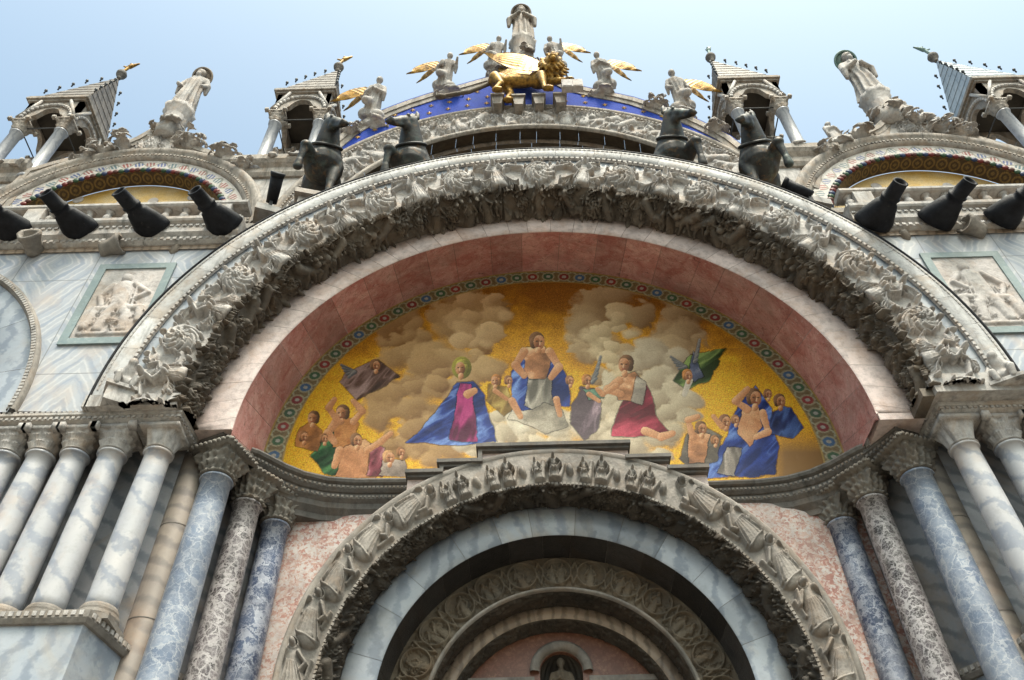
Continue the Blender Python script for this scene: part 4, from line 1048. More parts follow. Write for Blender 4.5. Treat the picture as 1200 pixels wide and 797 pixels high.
# ------------------------------------------------------------------ terrace edge: cornice, balustrade, spouts
def terrace(sg, zo):
    nm = 'left' if sg < 0 else 'right'
    pth = [(-17, -.02, zo), (-5.18, -.02, zo)] if sg < 0 else [(5.22, -.02, zo), (17, -.02, zo)]
    c = thing('terrace_cornice', 'weathered white cornice below the balustrade on the %s' % nm, 'cornice', 'terrace cornices')
    cornice('red_fillet', pth, [(-.1, 13.60), (-.09, 13.60), (-.09, 13.7), (-.1, 13.7)], M['brownband'], c)
    cornice('moulding', pth, [(-.3, 13.68), (-.06, 13.70), (.0, 13.74), (.0, 13.82), (.06, 13.90), (.06, 14.1), (.12, 14.14), (.14, 14.18), (.14, 14.25), (-.3, 14.26)], M['white'], c)
    mb = MB(); dentil_row(mb, pth[0][:2], pth[1][:2], 13.75+zo, 13.81+zo, .02, .11); dentil_row(mb, pth[0][:2], pth[1][:2], 14.04+zo, 14.09+zo, .085, .11); mb.build('dentils', M['white'], c)
    b = thing('balustrade', 'low white stone balustrade along the terrace on the %s' % nm, 'balustrade', 'terrace balustrades')
    x0, x1 = pth[0][0], pth[1][0]
    mb = MB(); mb.box((x0, -.08, 14.262+zo), (x1, .16, 14.33+zo)); mb.build('plinth', M['white'], b)
    cornice('rail', pth, [(-.22, 14.70), (.06, 14.70), (.09, 14.73), (.09, 14.79), (.05, 14.83), (-.2, 14.83), (-.22, 14.8)], M['white'], b)
    xx = [x0+.17+.34*k for k in range(int((x1-x0)/.34))]
    me = None
    for k, x in enumerate(sorted(xx, key=abs)[:26]):
        if me is None:
            mb = MB(); prof = [(.07, 0), (.085, .03), (.05, .07), (.06, .11), (.085, .17), (.075, .23), (.045, .29), (.06, .32), (.085, .35), (.085, .38)]
            mb.lathe(prof, 14); o = mb.build('baluster', M['white'], b, True); me = o
        else: o = me.copy(); COL.objects.link(o); o.parent = b
        o.location = (x, .04, 14.325+zo)
    for x in ((-5.6, -8.9, -12.2) if sg < 0 else (5.6, 8.9, 12.2)):
        mb = MB(); mb.box((x-.16, -.1, 14.331+zo), (x+.16, .18, 14.69+zo)); mb.build('pier_block', M['white'], b)
terrace(-1, 0); terrace(1, -.14)
def spout():
    # flared at the wall, narrowing to a hollow mouth
    n = 20; V = []; st = [(0, .29, .20, 0), (.02, .33, .24, 0), (.12, .31, .235, 0), (.28, .25, .20, -.005), (.46, .185, .16, -.02), (.48, .15, .14, -.03), (.56, .140, .132, -.035), (.562, .160, .15, -.036), (.60, .160, .15, -.04), (.602, .137, .13, -.04), (.78, .125, .12, -.06), (.88, .12, .115, -.075), (.90, .13, .125, -.075), (.90, .095, .09, -.075), (.75, .09, .085, -.06)]
    for (d, rx, rz, up) in st:
        for k in range(n):
            a = 2*PI*k/n; f = 1+.05*math.sin(3*a+d*4)
            V.append((rx*f*math.cos(a), -d, up+rz*f*math.sin(a)))
    F = [(i*n+k, i*n+(k+1) % n, (i+1)*n+(k+1) % n, (i+1)*n+k) for i in range(len(st)-1) for k in range(n)]
    F += [tuple(range(n)), tuple((len(st)-1)*n+k for k in range(n))]
    return V, F
V, F = spout(); sp0 = None
sl_ = [(-9.06, 0, 'black flared waterspout at the left picture edge'), (-7.92, 0, 'black flared waterspout, second from the left picture edge'), (-6.68, 0, 'black flared waterspout, third from the left picture edge'), (-5.43, 0, 'black flared waterspout touching the left shoulder of the great arch'),
       (5.55, 1, 'black flared waterspout touching the right shoulder of the great arch'), (6.6, 1, 'black flared waterspout with torn mouth, middle one on the right'), (7.7, 1, 'black flared waterspout at the right picture edge')]
for i, (x, s, lb) in enumerate(sl_):
    if sp0 is None: o = sp0 = mk('waterspout', V, F, M['lead'], None, True)
    else: o = sp0.copy(); COL.objects.link(o)
    o.location = (x, .02, 14.07-.36*s); o.rotation_euler = (R_(random.uniform(-3, 3)), R_(random.uniform(-15, 15)), R_((-19 if s == 0 else 17)+random.uniform(-3, 3)))
    tag(o, lb, 'waterspout', 'black waterspouts under the balustrade')
st0 = None
for i, (x, s, lb) in enumerate([(-8.6, 0, 'short grey stone stub between the two leftmost black spouts'), (-7.45, 0, 'short grey stone stub between the second and third black spouts'), (-6.3, 0, 'short pale stone stub left of the spout by the great arch'),
                                (6.12, 1, 'short pale stone stub between the first two black spouts on the right'), (7.32, 1, 'short pale stone stub before the black spout at the right edge')]):
    if st0 is None:
        mb = MB(); mb.lathe([(.02, -.02), (.13, 0), (.15, .05), (.14, .12), (.155, .22), (.19, .32), (.185, .38), (.13, .37), (.11, .3)], 18, fn=lambda r, z, a: r*(1+.10*math.sin(3*a)+.05*math.sin(7*a+9*z)))
        o = st0 = mb.build('stone_stub', M['midstone'], None, True)
    else: o = st0.copy(); COL.objects.link(o)
    o.location = (x, .1, 13.62-.14*s); o.rotation_euler = (R_(80), 0, i*1.3); tag(o, lb, 'stone spout', 'stone stubs between the spouts')

# ------------------------------------------------------------------ sculpture kit
def statue_prims(h=2.0, arms='bless', seed=0, halo=False, turn=0.0, beard=False):
    rd = random.Random(seed); k = h/2.0
    pr = [p_robe([(0, 0, 0, .33, .28), (.25, 0, 0, .29, .25), (.7, .02, -.02, .26, .22), (1.05, .01, -.01, .24, .19), (1.35, 0, 0, .27, .19), (1.55, 0, 0, .26, .16), (1.64, 0, .0, .10, .09)], 11, .19, seed)]
    pr.append(p_caps((0, .0, 1.58), (.0, -.03, 1.74), .085, .075))
    hd = (math.sin(turn)*.03, -.05, 1.84)
    pr.append(p_ell(hd, (.115, .13, .155))); pr.append(p_ell((hd[0], hd[1]-.12, hd[2]-.01), (.02, .035, .035)))
    pr.append(p_ell((hd[0], hd[1]+.035, hd[2]+.04), (.13, .135, .15)))
    if beard: pr.append(p_ell((hd[0], hd[1]-.08, hd[2]-.14), (.07, .07, .11)))
    def arm(s, el, ha):
        pr.append(p_caps((s*.24, 0, 1.50), el, .10, .085)); pr.append(p_caps(el, ha, .08, .05)); pr.append(p_ell(ha, (.055, .06, .07)))
        pr.append(p_caps((el[0], el[1], el[2]), (el[0]+s*.02, el[1]+.03, el[2]-.32), .09, .05))
    if arms == 'bless': arm(1, (.38, -.08, 1.22), (.40, -.26, 1.55)); arm(-1, (-.36, -.10, 1.18), (-.18, -.28, 1.15)); pr.append(p_ell((-.16, -.30, 1.22), (.13, .05, .17)))
    elif arms == 'folded': arm(1, (.34, -.10, 1.18), (.06, -.27, 1.22)); arm(-1, (-.34, -.10, 1.18), (-.06, -.26, 1.3))
    elif arms == 'lift': arm(1, (.40, -.06, 1.30), (.30, -.12, 1.72)); arm(-1, (-.40, -.06, 1.3), (-.28, -.15, 1.75))
    else: arm(1, (.38, -.02, 1.2), (.36, -.2, .95)); arm(-1, (-.36, -.05, 1.2), (-.3, -.25, 1.0))
    return [(np.array(v)*k, f) for v, f in pr]
def ring_mesh(R, r, n=28, m_=8):
    V = []; 
    for i in range(n):
        a = 2*PI*i/n
        for j in range(m_):
            b = 2*PI*j/m_; V.append(((R+r*math.cos(b))*math.cos(a), r*math.sin(b), (R+r*math.cos(b))*math.sin(a)))
    F = [(i*m_+j, ((i+1) % n)*m_+j, ((i+1) % n)*m_+(j+1) % m_, i*m_+(j+1) % m_) for i in range(n) for j in range(m_)]
    return V, F
def leaf_solid(w, L, curl, th=.045):
    """thick curling lobed leaf growing along +z, curling towards -y"""
    nu, nv = 12, 9; V = []
    for sd_ in (1, -1):
        y = z = 0.0; a = .15
        for i in range(nu):
            t = i/(nu-1)
            hw = w*.5*(math.sin(PI*(.12+.83*t))**.8)*(1+.24*math.cos(t*5*2*PI))
            for j in range(nv):
                s = 2*j/(nv-1)-1
                off = sd_*th*.5*(1-.5*abs(s))+.10*w*(1-abs(s)*1.6)*(1-t*.5)
                V.append((hw*s, y*-1-math.cos(a)*off+.16*w*s*s, z+math.sin(a)*off))
            y += math.sin(a)*L/(nu-1); z += math.cos(a)*L/(nu-1); a += curl/(nu-1)*(.4+1.4*t)
    F = gridF(nu, nv).tolist()+[f[::-1] for f in gridF(nu, nv, nu*nv).tolist()]; o = nu*nv
    for i in range(nu-1):
        F += [(i*nv+nv, i*nv, o+i*nv, o+i*nv+nv), (i*nv+nv-1, i*nv+2*nv-1, o+i*nv+2*nv-1, o+i*nv+nv-1)]
    for j in range(nv-1):
        F += [(j, j+1, o+j+1, o+j), ((nu-1)*nv+j+1, (nu-1)*nv+j, o+(nu-1)*nv+j, o+(nu-1)*nv+j+1)]
    return np.array(V), F
def foliage_prims(w, h, seed, n=16):
    rd = random.Random(seed); pr = [p_ell((0, 0, h*.16), (w*.30, w*.2, h*.22)), p_caps((0, 0, 0), (0, 0, h*.6), w*.12, w*.09)]
    k = 0
    for (cnt, r, hh, tilt) in ((7, .22, .55, 50), (6, .13, .75, 28), (3, .05, .95, 10)):
        for q in range(cnt):
            a = 2*PI*(q+.5*(k % 2))/cnt+rd.uniform(-.2, .2); k += 1
            V, F = leaf_solid(w*rd.uniform(.26, .36), h*hh*rd.uniform(.8, 1.1), rd.uniform(2.2, 3.2), max(.05, w*.05))
            Mx = Matrix.Translation((math.cos(a)*w*r, math.sin(a)*w*r*.7, h*.05*k % (h*.2))) @ Matrix.Rotation(a+PI/2, 4, 'Z') @ Matrix.Rotation(R_(tilt), 4, 'X')
            pr.append((np.array([tuple(Mx @ Vector(v)) for v in V]), F))
    return pr
def wing_mesh(L, W, seed=0):
    """feathered wing: root at origin, tip along +x and up; thickness real"""
    nu, nv = 34, 22; V = []
    for side_ in (1, -1):
        for i in range(nu):
            t = i/(nu-1)
            top = W*(.42*math.sin(PI*min(1, t*1.15+.08))**.7+.05); bot = -W*(.50*math.sin(PI*min(1, (t*.9+.14)))**.8+.02)
            if t > .97: top *= .5; bot *= .5
            for j in range(nv):
                s = j/(nv-1); z = bot+(top-bot)*s
                th = .035*math.sin(PI*s)*math.sin(PI*min(1, t*.9+.08))+.004
                th += .016*math.cos((s*7+t*1.5)*2*PI/1.0)*(t > .3)+.012*math.cos(t*9*2*PI)*(t <= .35)
                V.append((t*L, -side_*max(.004, th), z+.34*L*t-.05*L*t*t))
    F = gridF(nu, nv).tolist()+[tuple(reversed(f)) for f in gridF(nu, nv, nu*nv).tolist()]
    o = nu*nv
    for i in range(nu-1):
        F += [(i*nv, (i+1)*nv, o+(i+1)*nv, o+i*nv), (i*nv+nv-1, o+i*nv+nv-1, o+(i+1)*nv+nv-1, (i+1)*nv+nv-1)]
    for j in range(nv-1):
        F += [((nu-1)*nv+j, (nu-1)*nv+j+1, o+(nu-1)*nv+j+1, o+(nu-1)*nv+j)]
    return V, F

# ------------------------------------------------------------------ bronze horses
def horse_prims(head_turn=.5):
    """life-size horse walking towards -y, near foreleg lifted on +x; hoofs at z=0"""
    c, s = math.cos(head_turn), math.sin(head_turn)
    nb = np.array([0, -1.06, 1.98])                       # where the neck bends
    def hd(x, y, z):                                     # head coordinates: y forward along the muzzle, x across
        return nb+x*np.array([c, s, 0])+y*np.array([s, -c, 0])+np.array([0, 0, z])
    pr = [p_ell((0, -.45, 1.22), (.36, .48, .42)), p_ell((0, .1, 1.2), (.37, .62, .40)), p_ell((0, .62, 1.26), (.36, .46, .42)),
          p_caps((0, -.52, 1.32), (0, -.80, 1.62), .34, .225), p_caps((0, -.80, 1.62), nb, .225, .15),
          p_caps((0, -.45, 1.5), (0, -.88, 1.95), .14, .09)]
    pr += [p_ell(hd(0, .02, .02), (.135, .15, .19)), p_caps(hd(0, .04, .0), hd(0, .24, -.20), .14, .115), p_caps(hd(0, .22, -.18), hd(0, .42, -.42), .10, .078), p_ell(hd(0, .45, -.46), (.088, .085, .08)),
           p_ell(hd(0, .08, -.19), (.09, .13, .15)), p_caps(hd(0, .16, -.26), hd(0, .36, -.46), .06, .05)]
    for q in (-1, 1):
        pr += [p_caps(hd(q*.08, -.08, .17), hd(q*.10, -.06, .30), .055, .045), p_caps(hd(q*.10, -.06, .30), hd(q*.095, -.03, .42), .045, .012), p_ell(hd(q*.12, .17, -.02), (.04, .05, .05)), p_ell(hd(q*.06, .49, -.44), (.035, .035, .035))]
    for k in range(8):
        t = k/7; pr.append(p_ell((0, -.48-.50*t, 1.66+.52*t), (.045, .10, .10)))
    pr.append(p_ell(hd(0, -.02, .24), (.05, .09, .12)))
    # standing foreleg (-x) and lifted foreleg (+x)
    pr += [p_caps((-.2, -.55, 1.15), (-.2, -.58, .78), .17, .11), p_caps((-.2, -.58, .78), (-.2, -.58, .55), .105, .085), p_caps((-.2, -.58, .55), (-.2, -.57, .16), .075, .06), p_caps((-.2, -.58, .14), (-.2, -.64, .04), .07, .085)]
    pr += [p_caps((.2, -.55, 1.15), (.33, -1.0, 1.12), .17, .105), p_ell((.33, -1.02, 1.10), (.09, .1, .1)), p_caps((.33, -1.0, 1.10), (.37, -.90, .70), .08, .055), p_caps((.37, -.90, .68), (.38, -.84, .53), .065, .085)]
    for q, dy in ((-1, .12), (1, -.12)):
        pr += [p_caps((q*.2, .65, 1.2), (q*.22, .55+dy*.4, .78), .24, .14), p_caps((q*.22, .55+dy*.4, .80), (q*.22, .86+dy, .52), .12, .075), p_caps((q*.22, .86+dy, .52), (q*.22, .80+dy, .15), .07, .058), p_caps((q*.22, .8+dy, .14), (q*.22, .74+dy, .04), .065, .085)]
    pr += [p_caps((0, 1.02, 1.42), (0, 1.16, 1.2), .08, .09), p_caps((0, 1.16, 1.2), (0, 1.14, .62), .1, .05)]
    return pr
def make_horse(label, loc, rz, turn, mirror):
    o = thing('bronze_horse', label, 'horse statue', 'four bronze horses on the terrace', loc, rz)
    Mx = Matrix.Scale(-1, 4, (1, 0, 0)) if mirror else None
    blob('body', horse_prims(turn), .022, M['bronze'], o, 5, Mx)
    V, F = ring_mesh(.262, .032); Mc = Matrix.Translation((0, -.745, 1.555)) @ Matrix.Rotation(R_(-47), 4, 'X') @ Matrix.Scale(1.0, 4)
    V = [tuple(Mc @ Vector(v)) for v in V]
    mk('collar', V, F, M['iron'], o, True)
    return o
for (u, v, lb, rz, tn, mi) in [(360, 226, 'dark bronze horse at the left end, foreleg lifted, head turned to the middle', R_(14), -.6, True),
                               (478, 226, 'dark bronze horse left of centre, only chest and turned head above the arch', R_(-4), .65, True),
                               (799, 218, 'dark bronze horse right of centre, chest and raised head above the arch', R_(4), .6, False),
                               (914, 224, 'dark bronze horse at the right end, foreleg lifted high beside the balustrade', R_(-12), -.5, False)]:
    p = at(u, v, .45)                                    # where the standing forehoof rests
    loc = (p[0], p[1]+.64*.9, p[2]); h = make_horse(lb, loc, rz, tn, mi); h.scale = (1.12, .9, 1.03)
    pd = thing('horse_pedestal', 'stone plinth under the ' + lb.replace('dark ', '').split(',')[0], 'plinth', 'plinths under the horses', (loc[0], loc[1]+.1, 0), rz)
    mb = MB(); mb.box((-.38, -.75, p[2]-.14), (.38, 1.0, p[2]-.002)); mb.box((-.30, -.66, 13.6 if abs(p[0]) > 3.5 else 15.35), (.30, .9, p[2]-.139)); mb.build('plinth', M['white'], pd)

# ------------------------------------------------------------------ upper wall and central gable
YG = 3.0
GC = (-.05, 17.84)
CENTRE = [(386, 168), (408, 150), (429, 138.5), (450, 128), (475, 118.5), (501, 110), (526, 103), (551, 96), (572, 90), (588, 84), (597, 76), (604, 68), (614, 58), (624, 66), (633, 74), (645, 83), (657, 91), (671, 98), (688, 102.5), (706, 106.5), (725, 110), (743, 114), (762, 120), (782, 127), (802, 133), (820, 141), (838, 149.5), (855.5, 159), (871, 171), (886, 184), (893, 205)]
LEFT = [(-12, 246), (0, 234), (15, 213), (31, 198), (62, 189), (94, 181), (118, 175), (141, 168), (160, 160), (176, 151), (188, 145), (194, 141), (200, 149), (209, 158), (220, 166), (235, 172), (251, 177), (266, 182), (276, 189), (285, 204), (298, 226)]
RIGHT = [(945, 216), (951, 196), (963, 178), (978, 168), (994, 161), (1010, 154), (1025, 147), (1036, 137), (1046, 121), (1055, 128), (1070, 136), (1088, 143), (1111, 150), (1135, 156), (1168, 165), (1200, 174), (1230, 188), (1255, 210)]
def out_pts(px, Y): return [(float(q[0]), float(q[2])) for q in (at(u, v, Y) for u, v in px)]
def inset(pts, d):
    r = []
    for i, p in enumerate(pts):
        a = Vector(pts[max(0, i-1)]); b = Vector(pts[min(len(pts)-1, i+1)]); t = (b-a).normalized(); n = Vector((t.y, -t.x))
        if n.y > 0 and abs(n.y) > .2: n = -n
        r.append((p[0]+n.x*d, p[1]+n.y*d))
    return r
def coping(name, pts, mat, parent, y0, y1, d, step=3):
    """gable coping built of separate blocks with thin joints"""
    pts = [Vector(p) for p in pts]; den = []
    for a, b in zip(pts[:-1], pts[1:]):
        for k in range(step): den.append(tuple(a+(b-a)*k/step))
    den.append(tuple(pts[-1])); inn = inset(den, d); mid = inset(den, d*.55); mb = MB()
    rd = random.Random(3)
    for i in range(len(den)-1):
        g = .03 if i % 4 == 0 else 0
        A, B, Cc, D = Vector(den[i]), Vector(den[i+1]), Vector(inn[i+1]), Vector(inn[i])
        E, F_ = Vector(mid[i]), Vector(mid[i+1])
        A2 = A+(B-A)*g; D2 = D+(Cc-D)*g; E2 = E+(F_-E)*g; c = rd.uniform(.85, 1.08)
        sec = [(A2, y0), (E2, y0), (E2, y0+.03), (D2, y0+.05), (D2, y0+.13), (A2, y1)]
        sec2 = [(B, y0), (F_, y0), (F_, y0+.03), (Cc, y0+.05), (Cc, y0+.13), (B, y1)]
        V = [(p.x, y, p.y) for p, y in sec]+[(p.x, y, p.y) for p, y in sec2]; n = 6
        mb.add(V, [(k, (k+1) % n, n+(k+1) % n, n+k) for k in range(n)]+[tuple(range(n))[::-1], tuple(range(n, 2*n))], c)
    return mb.build(name, mat, parent)
# wall behind the gables
up = thing('upper_facade', 'upper stone wall of the church between the gables', 'wall')
LC, LR = (-9.98, 18.42), 3.16; RC, RR = (9.71, 18.03), 3.29
for xa, xb in ((-17, LC[0]-LR+.28), (LC[0]+LR-.28, GC[0]-5.0), (GC[0]+5.0, RC[0]-RR+.28), (RC[0]+RR-.28, 17)):
    plate('wall', [(xa, 13.5), (xb, 13.5), (xb, 21.35), (xa, 21.35)], [], 3.06, 3.34, M['white'], up)
for (xa, xb, zz) in ((-17, -12.9, .2), (-7.9, -5.6, .1), (5.6, 7.8, -.05), (12.6, 17, -.4)):
    cornice('string_course', [(xa, 3.0, zz), (xb, 3.0, zz)], [(-.1, 20.6), (.0, 20.62), (.06, 20.75), (.06, 20.95), (.16, 21.05), (.22, 21.15), (.22, 21.35), (-2.4, 21.4)], M['tower'], up)
ga = thing('central_gable', 'tall central ogee gable with blue starred field above the great arch', 'gable')
YC = 2.90
pts = out_pts(CENTRE, 3.0); cop = out_pts(CENTRE, YC)
inn = [q for q in pts if math.hypot(q[0]-GC[0], q[1]-GC[1]) > 6.45]
aL = math.atan2(inn[0][1]-GC[1], inn[0][0]-GC[0]); aR = math.atan2(inn[-1][1]-GC[1], inn[-1][0]-GC[0])
plate('blue_field', inn+arc(GC[0], GC[1], 6.15, aR, aL, 60), [], 2.98, 3.05, M['bluemos'], ga)
plate('backing', inset(inn, .1)[1:-1]+arc(GC[0], GC[1], 6.1, aR-.05, aL+.05, 60), [], 3.06, 3.7, M['white'], ga)
coping('coping', cop, M['tower'], ga, YC, 3.6, .34)
mb = MB(); rd = random.Random(2)
for r in np.arange(6.55, 9.2, .38):
    n = int(r*2.6/.62)
    for k in range(n):
        a = .42+(PI-.84)*(k+.5*(int(r*10) % 2))/n; x, z = GC[0]+r*math.cos(a), GC[1]+r*math.sin(a)
        if not bool(inpoly(np.array([x]), np.array([z]), inset(pts, .5)[:10]+inset(pts, .5)[16:]+[(5.5, 19.3), (-5.5, 19.3)])[0]): continue
        if abs(x-.1) < .95 and z > 23.6: continue
        s = .10; V = []
        for q in range(12):
            rr = s if q % 2 == 0 else s*.38; b = 2*PI*q/12; V.append((x+rr*math.sin(b), 2.965, z+rr*math.cos(b)))
        V.append((x, 2.95, z)); mb.add(V, [(q, (q+1) % 12, 12) for q in range(12)])
mb.build('stars', M['gold'], ga)
def on(Y, r, z):
    f = (Y+8.5)/11.5; return r*f, 1.6+(z-1.6)*f
r1, z1 = on(2.90, 6.37, 17.83); X_ = GC[0]
sweep('outer_moulding', [(r1+.06, 3.0, z1), (r1+.05, 2.92, z1), (r1, 2.89, z1), (r1-.09, 2.90, z1), (r1-.11, 2.94, z1), (r1-.20, 2.95, z1), (r1-.20, 3.0, z1)], .1, PI-.1, M['tower'], ga, 150, X0=X_, joints=34, tone=(.8, 1.08))
mb = MB(); dentils(mb, r1-.155, 2.945, z1, .1, PI-.1, 170, .025, .03, .04, X_); mb.build('dentils', M['tower'], ga)
r2, z2 = on(2.86, 5.26, 17.85)
pf = [(r1-.2, 2.96, z1), (r2+.02, 2.94, z2)]
sweep('carved_frieze', pf, .1, PI-.1, M['frieze'], ga, X0=X_, H=crowd_frieze(pf, .15, 33, .1, PI-.1, step=.02).h)
sweep('rim_moulding', [(r2+.02, 2.98, z2), (r2+.01, 2.88, z2), (r2-.05, 2.84, z2), (r2-.13, 2.85, z2), (r2-.16, 2.92, z2)], .05, PI-.05, M['tower'], ga, 140, X0=X_, joints=27, tone=(.85, 1.08))
r3, z3 = on(3.45, 5.03, 17.20)
sweep('brown_soffit', [(r2-.16, 2.92, z2), (r3+.03, 3.47, z3)], .05, PI-.05, M['brownstone'], ga, 140, X0=X_, joints=27, tone=(.7, 1.5))
sweep('inner_moulding', [(r3+.03, 3.48, z3), (r3, 3.43, z3), (r3-.09, 3.41, z3), (r3-.13, 3.48, z3)], .05, PI-.05, M['tower'], ga, 140, X0=X_, joints=27)
sweep('dark_recess', [(r3-.13, 3.48, z3), (r3-.15, 4.1, z3)], .02, PI-.02, M['brownstone'], ga, 100, X0=X_, joints=20, tone=(.4, 1.4))
plate('great_window', arc(GC[0], z3, r3+.1, 0, PI, 50)+[(-5.1, 14.2), (5.0, 14.2)], [], 4.1, 4.2, M['dark'], ga)
# corbels under the lion
for (u, v) in ((583, 126), (608, 127), (632, 126), (657, 125)):
    p = at(u, v, 2.75); x, z = p[0], p[2]; mb = MB()
    mb.prism([(x-.11, z), (x+.11, z), (x+.15, z+.34), (x+.15, z+.42), (x-.15, z+.42), (x-.15, z+.34)], 2.62, 2.98)
    mb.box((x-.19, 2.56, z+.421), (x+.19, 2.985, z+.49))
    mb.build('corbel', M['tower'], ga)
# side gables
def flower_band(nm, cx, cz, r0, r1, y0, y1, parent, kind, seed):
    na, nr = 900, 16; a = np.linspace(.02, PI-.02, na); t = np.linspace(0, 1, nr); r = r0+(r1-r0)*t; y = y0+(y1-y0)*t
    V = np.stack([cx+r[None]*np.cos(a)[:, None], np.broadcast_to(y, (na, nr)), cz+r[None]*np.sin(a)[:, None]], -1).reshape(-1, 3)
    rd = np.random.default_rng(seed); s = (a*r0)[:, None]
    if kind == 'flora':
        C = np.full((na, nr, 3), [.44, .41, .38]); per = .33; k = np.floor(s/per).astype(int); u = s/per-k-.5; v = (t-.5)[None]
        pal = np.array([[.06, .09, .20], [.24, .07, .06], [.08, .13, .15], [.08, .10, .22], [.22, .08, .07]])[(k % 5)[:, 0]]
        m_ = (np.hypot(u*.33/.14, v*1.0/.30) < 1) & (np.sin(u*22+v*9+k) > -.35); C[m_] = np.broadcast_to(pal[:, None], C.shape)[m_]
        m_ = (np.abs(v-.32*np.sin(s/per*PI)) < .07); C[m_] = [.20, .19, .16]
    else:
        C = np.full((na, nr, 3), [.06, .04, .024]); per = .30; k = np.floor(s/per); u = (s/per-k-.5)*per/.36; v = (t-.5)[None]; d = np.hypot(u, v)
        C[(d > .26) & (d < .38)] = [.17, .11, .04]; C[(np.abs(u)+np.abs(v) < .16)] = [.15, .10, .04]; C[:, :1] = [.3, .19, .06]; C[:, -1:] = [.3, .19, .06]
    C *= rd.uniform(.75, 1.15, size=(na, nr, 1))
    mk(nm, V, gridF(na, nr), M['mosaic'], parent, False, C.reshape(-1, 3))
def side_gable(label, px, c, r, seed):
    g = thing('side_gable', label, 'gable', 'ogee side gables')
    pts = out_pts(px, 2.90)
    plate('gable_field', inset(pts, .08)[1:-1]+[p for p in arc(c[0], c[1], r+.02, .18, PI-.18, 40)], [], 2.96, 3.6, M['tower'], g)
    coping('coping', pts, M['tower'], g, 2.90, 3.6, .30)
    z = c[1]
    sweep('moulding', [(r+.46, 3.0, z), (r+.46, 2.84, z), (r+.36, 2.78, z), (r+.26, 2.82, z), (r+.20, 2.88, z), (r+.1, 2.86, z), (r+.02, 2.95, z), (r, 3.0, z)], .02, PI-.02, M['tower'], g, 90, X0=c[0], joints=19, tone=(.85, 1.08))
    mb = MB(); dentils(mb, r+.15, 2.87, z, .02, PI-.02, 100, .03, .03, .03, c[0]); mb.build('dentils', M['tower'], g)
    flower_band('flower_band', c[0], z, r+.01, r-.36, 2.965, 2.965, g, 'flora', seed)
    mb = MB(); n = 62; cols = [(.13, .025, .022), (.03, .045, .10), (.035, .07, .04), (.08, .03, .022)]
    for k in range(n):
        a = .03+(PI-.06)*k/(n-1); x, zz = c[0]+(r-.42)*math.cos(a), z+(r-.42)*math.sin(a)
        V, F = p_ell((x, 2.97, zz), (.085, .05, .085), None, 10); mb.add(V, F, 1)
        for q in range(len(V)): mb.C[-1-q] = 1
    o = mb.build('bead_row', M['mosaic'], g, True); ca = o.data.color_attributes['col']; nv = len(o.data.vertices)//n
    cc = np.ones((len(o.data.vertices), 4), np.float32)
    for k in range(n): cc[k*nv:(k+1)*nv, :3] = cols[k % 4]
    ca.data.foreach_set('color', cc.ravel())
    sweep('bead_fillet', [(r-.35, 2.96, z), (r-.37, 2.98, z), (r-.48, 2.99, z), (r-.5, 2.97, z)], .02, PI-.02, M['brownstone'], g, 80, X0=c[0])
    flower_band('patterned_soffit', c[0], z, r-.49, r-.54, 2.97, 3.36, g, 'soffit', seed+1)
    pl = plate('gold_lunette', arc(c[0], z, r-.55, 0, PI, 40)+[(c[0]-r+.55, 14.3), (c[0]+r-.55, 14.3)], [], 3.37, 3.42, M['goldmos'], g)
    # pale mosaic robes inside the lunette
    mb = MB(); rd = random.Random(seed)
    for k in range(4):
        x = c[0]+(-1.35+.9*k)+rd.uniform(-.2, .2); h = rd.uniform(1.6, 2.15)
        h += .75; pol = [(x-.35, z-.6), (x+.4, z-.6), (x+.3, z+h*.35), (x+.12, z+h*.62), (x-.1, z+h*.62), (x-.28, z+h*.3)]
        mb.prism(pol, 3.352, 3.372)
        mb.prism([(x+.13*math.cos(b), z+h*.72+.15*math.sin(b)) for b in np.arange(0, 6.28, .5)], 3.352, 3.372)
    mb.build('mosaic_figures', M['panel'], g)
    ap = max(pts, key=lambda p: p[1]); R = Relief(1.3, .9, .02); R.rosette(.65, .45, .3, .14, 8)
    for k in range(10): R.leaf(.65+random.uniform(-.5, .5), .45+random.uniform(-.3, .3), random.uniform(0, 6.3), .35, .1, .12)
    X, Z = np.meshgrid(np.linspace(-.65, .65, R.nx), np.linspace(0, .9, R.ny), indexing='ij'); R.edges(.05)
    mk('carved_boss', np.stack([ap[0]+X*(1-Z*.75), 2.955-R.h, ap[1]-1.75+Z*1.25], -1).reshape(-1, 3), gridF(R.nx, R.ny), M['frieze'], g, True)
    return g
side_gable('ogee gable with flowered mosaic arch above the left balustrade', LEFT, LC, LR, 1)
side_gable('ogee gable with flowered mosaic arch above the right balustrade', RIGHT, RC, RR, 2)
# ------------------------------------------------------------------ gilded winged lion
p = at(620, 113, 2.5)
lion = thing('winged_lion', 'gilded winged lion with a paw on a book, on corbels before the blue field', 'lion statue', None, (p[0]-.02, 2.55, p[2]+.12)); lion.scale = (.93, .93, .93)
pr = [p_ell((-.30, 0, 1.0), (.74, .22, .25)), p_ell((.36, 0, 1.05), (.36, .27, .36)), p_ell((-.88, 0, 1.04), (.33, .24, .30))]
rd = random.Random(4); hc = np.array((.74, -.22, 1.42))
pr += [p_ell(hc, (.36, .26, .38)), p_ell(hc+(.04, -.22, .02), (.24, .16, .25)), p_ell(hc+(.05, -.36, -.08), (.15, .14, .12)), p_ell(hc+(.05, -.47, -.02), (.075, .05, .05)), p_ell(hc+(.05, -.36, -.2), (.10, .10, .06))]
for q in (-1, 1): pr += [p_ell(hc+(.05+q*.12, -.35, .08), (.05, .04, .04)), p_ell(hc+(.05+q*.13, -.34, .15), (.09, .06, .035)), p_ell(hc+(q*.27, -.12, .32), (.08, .05, .09))]
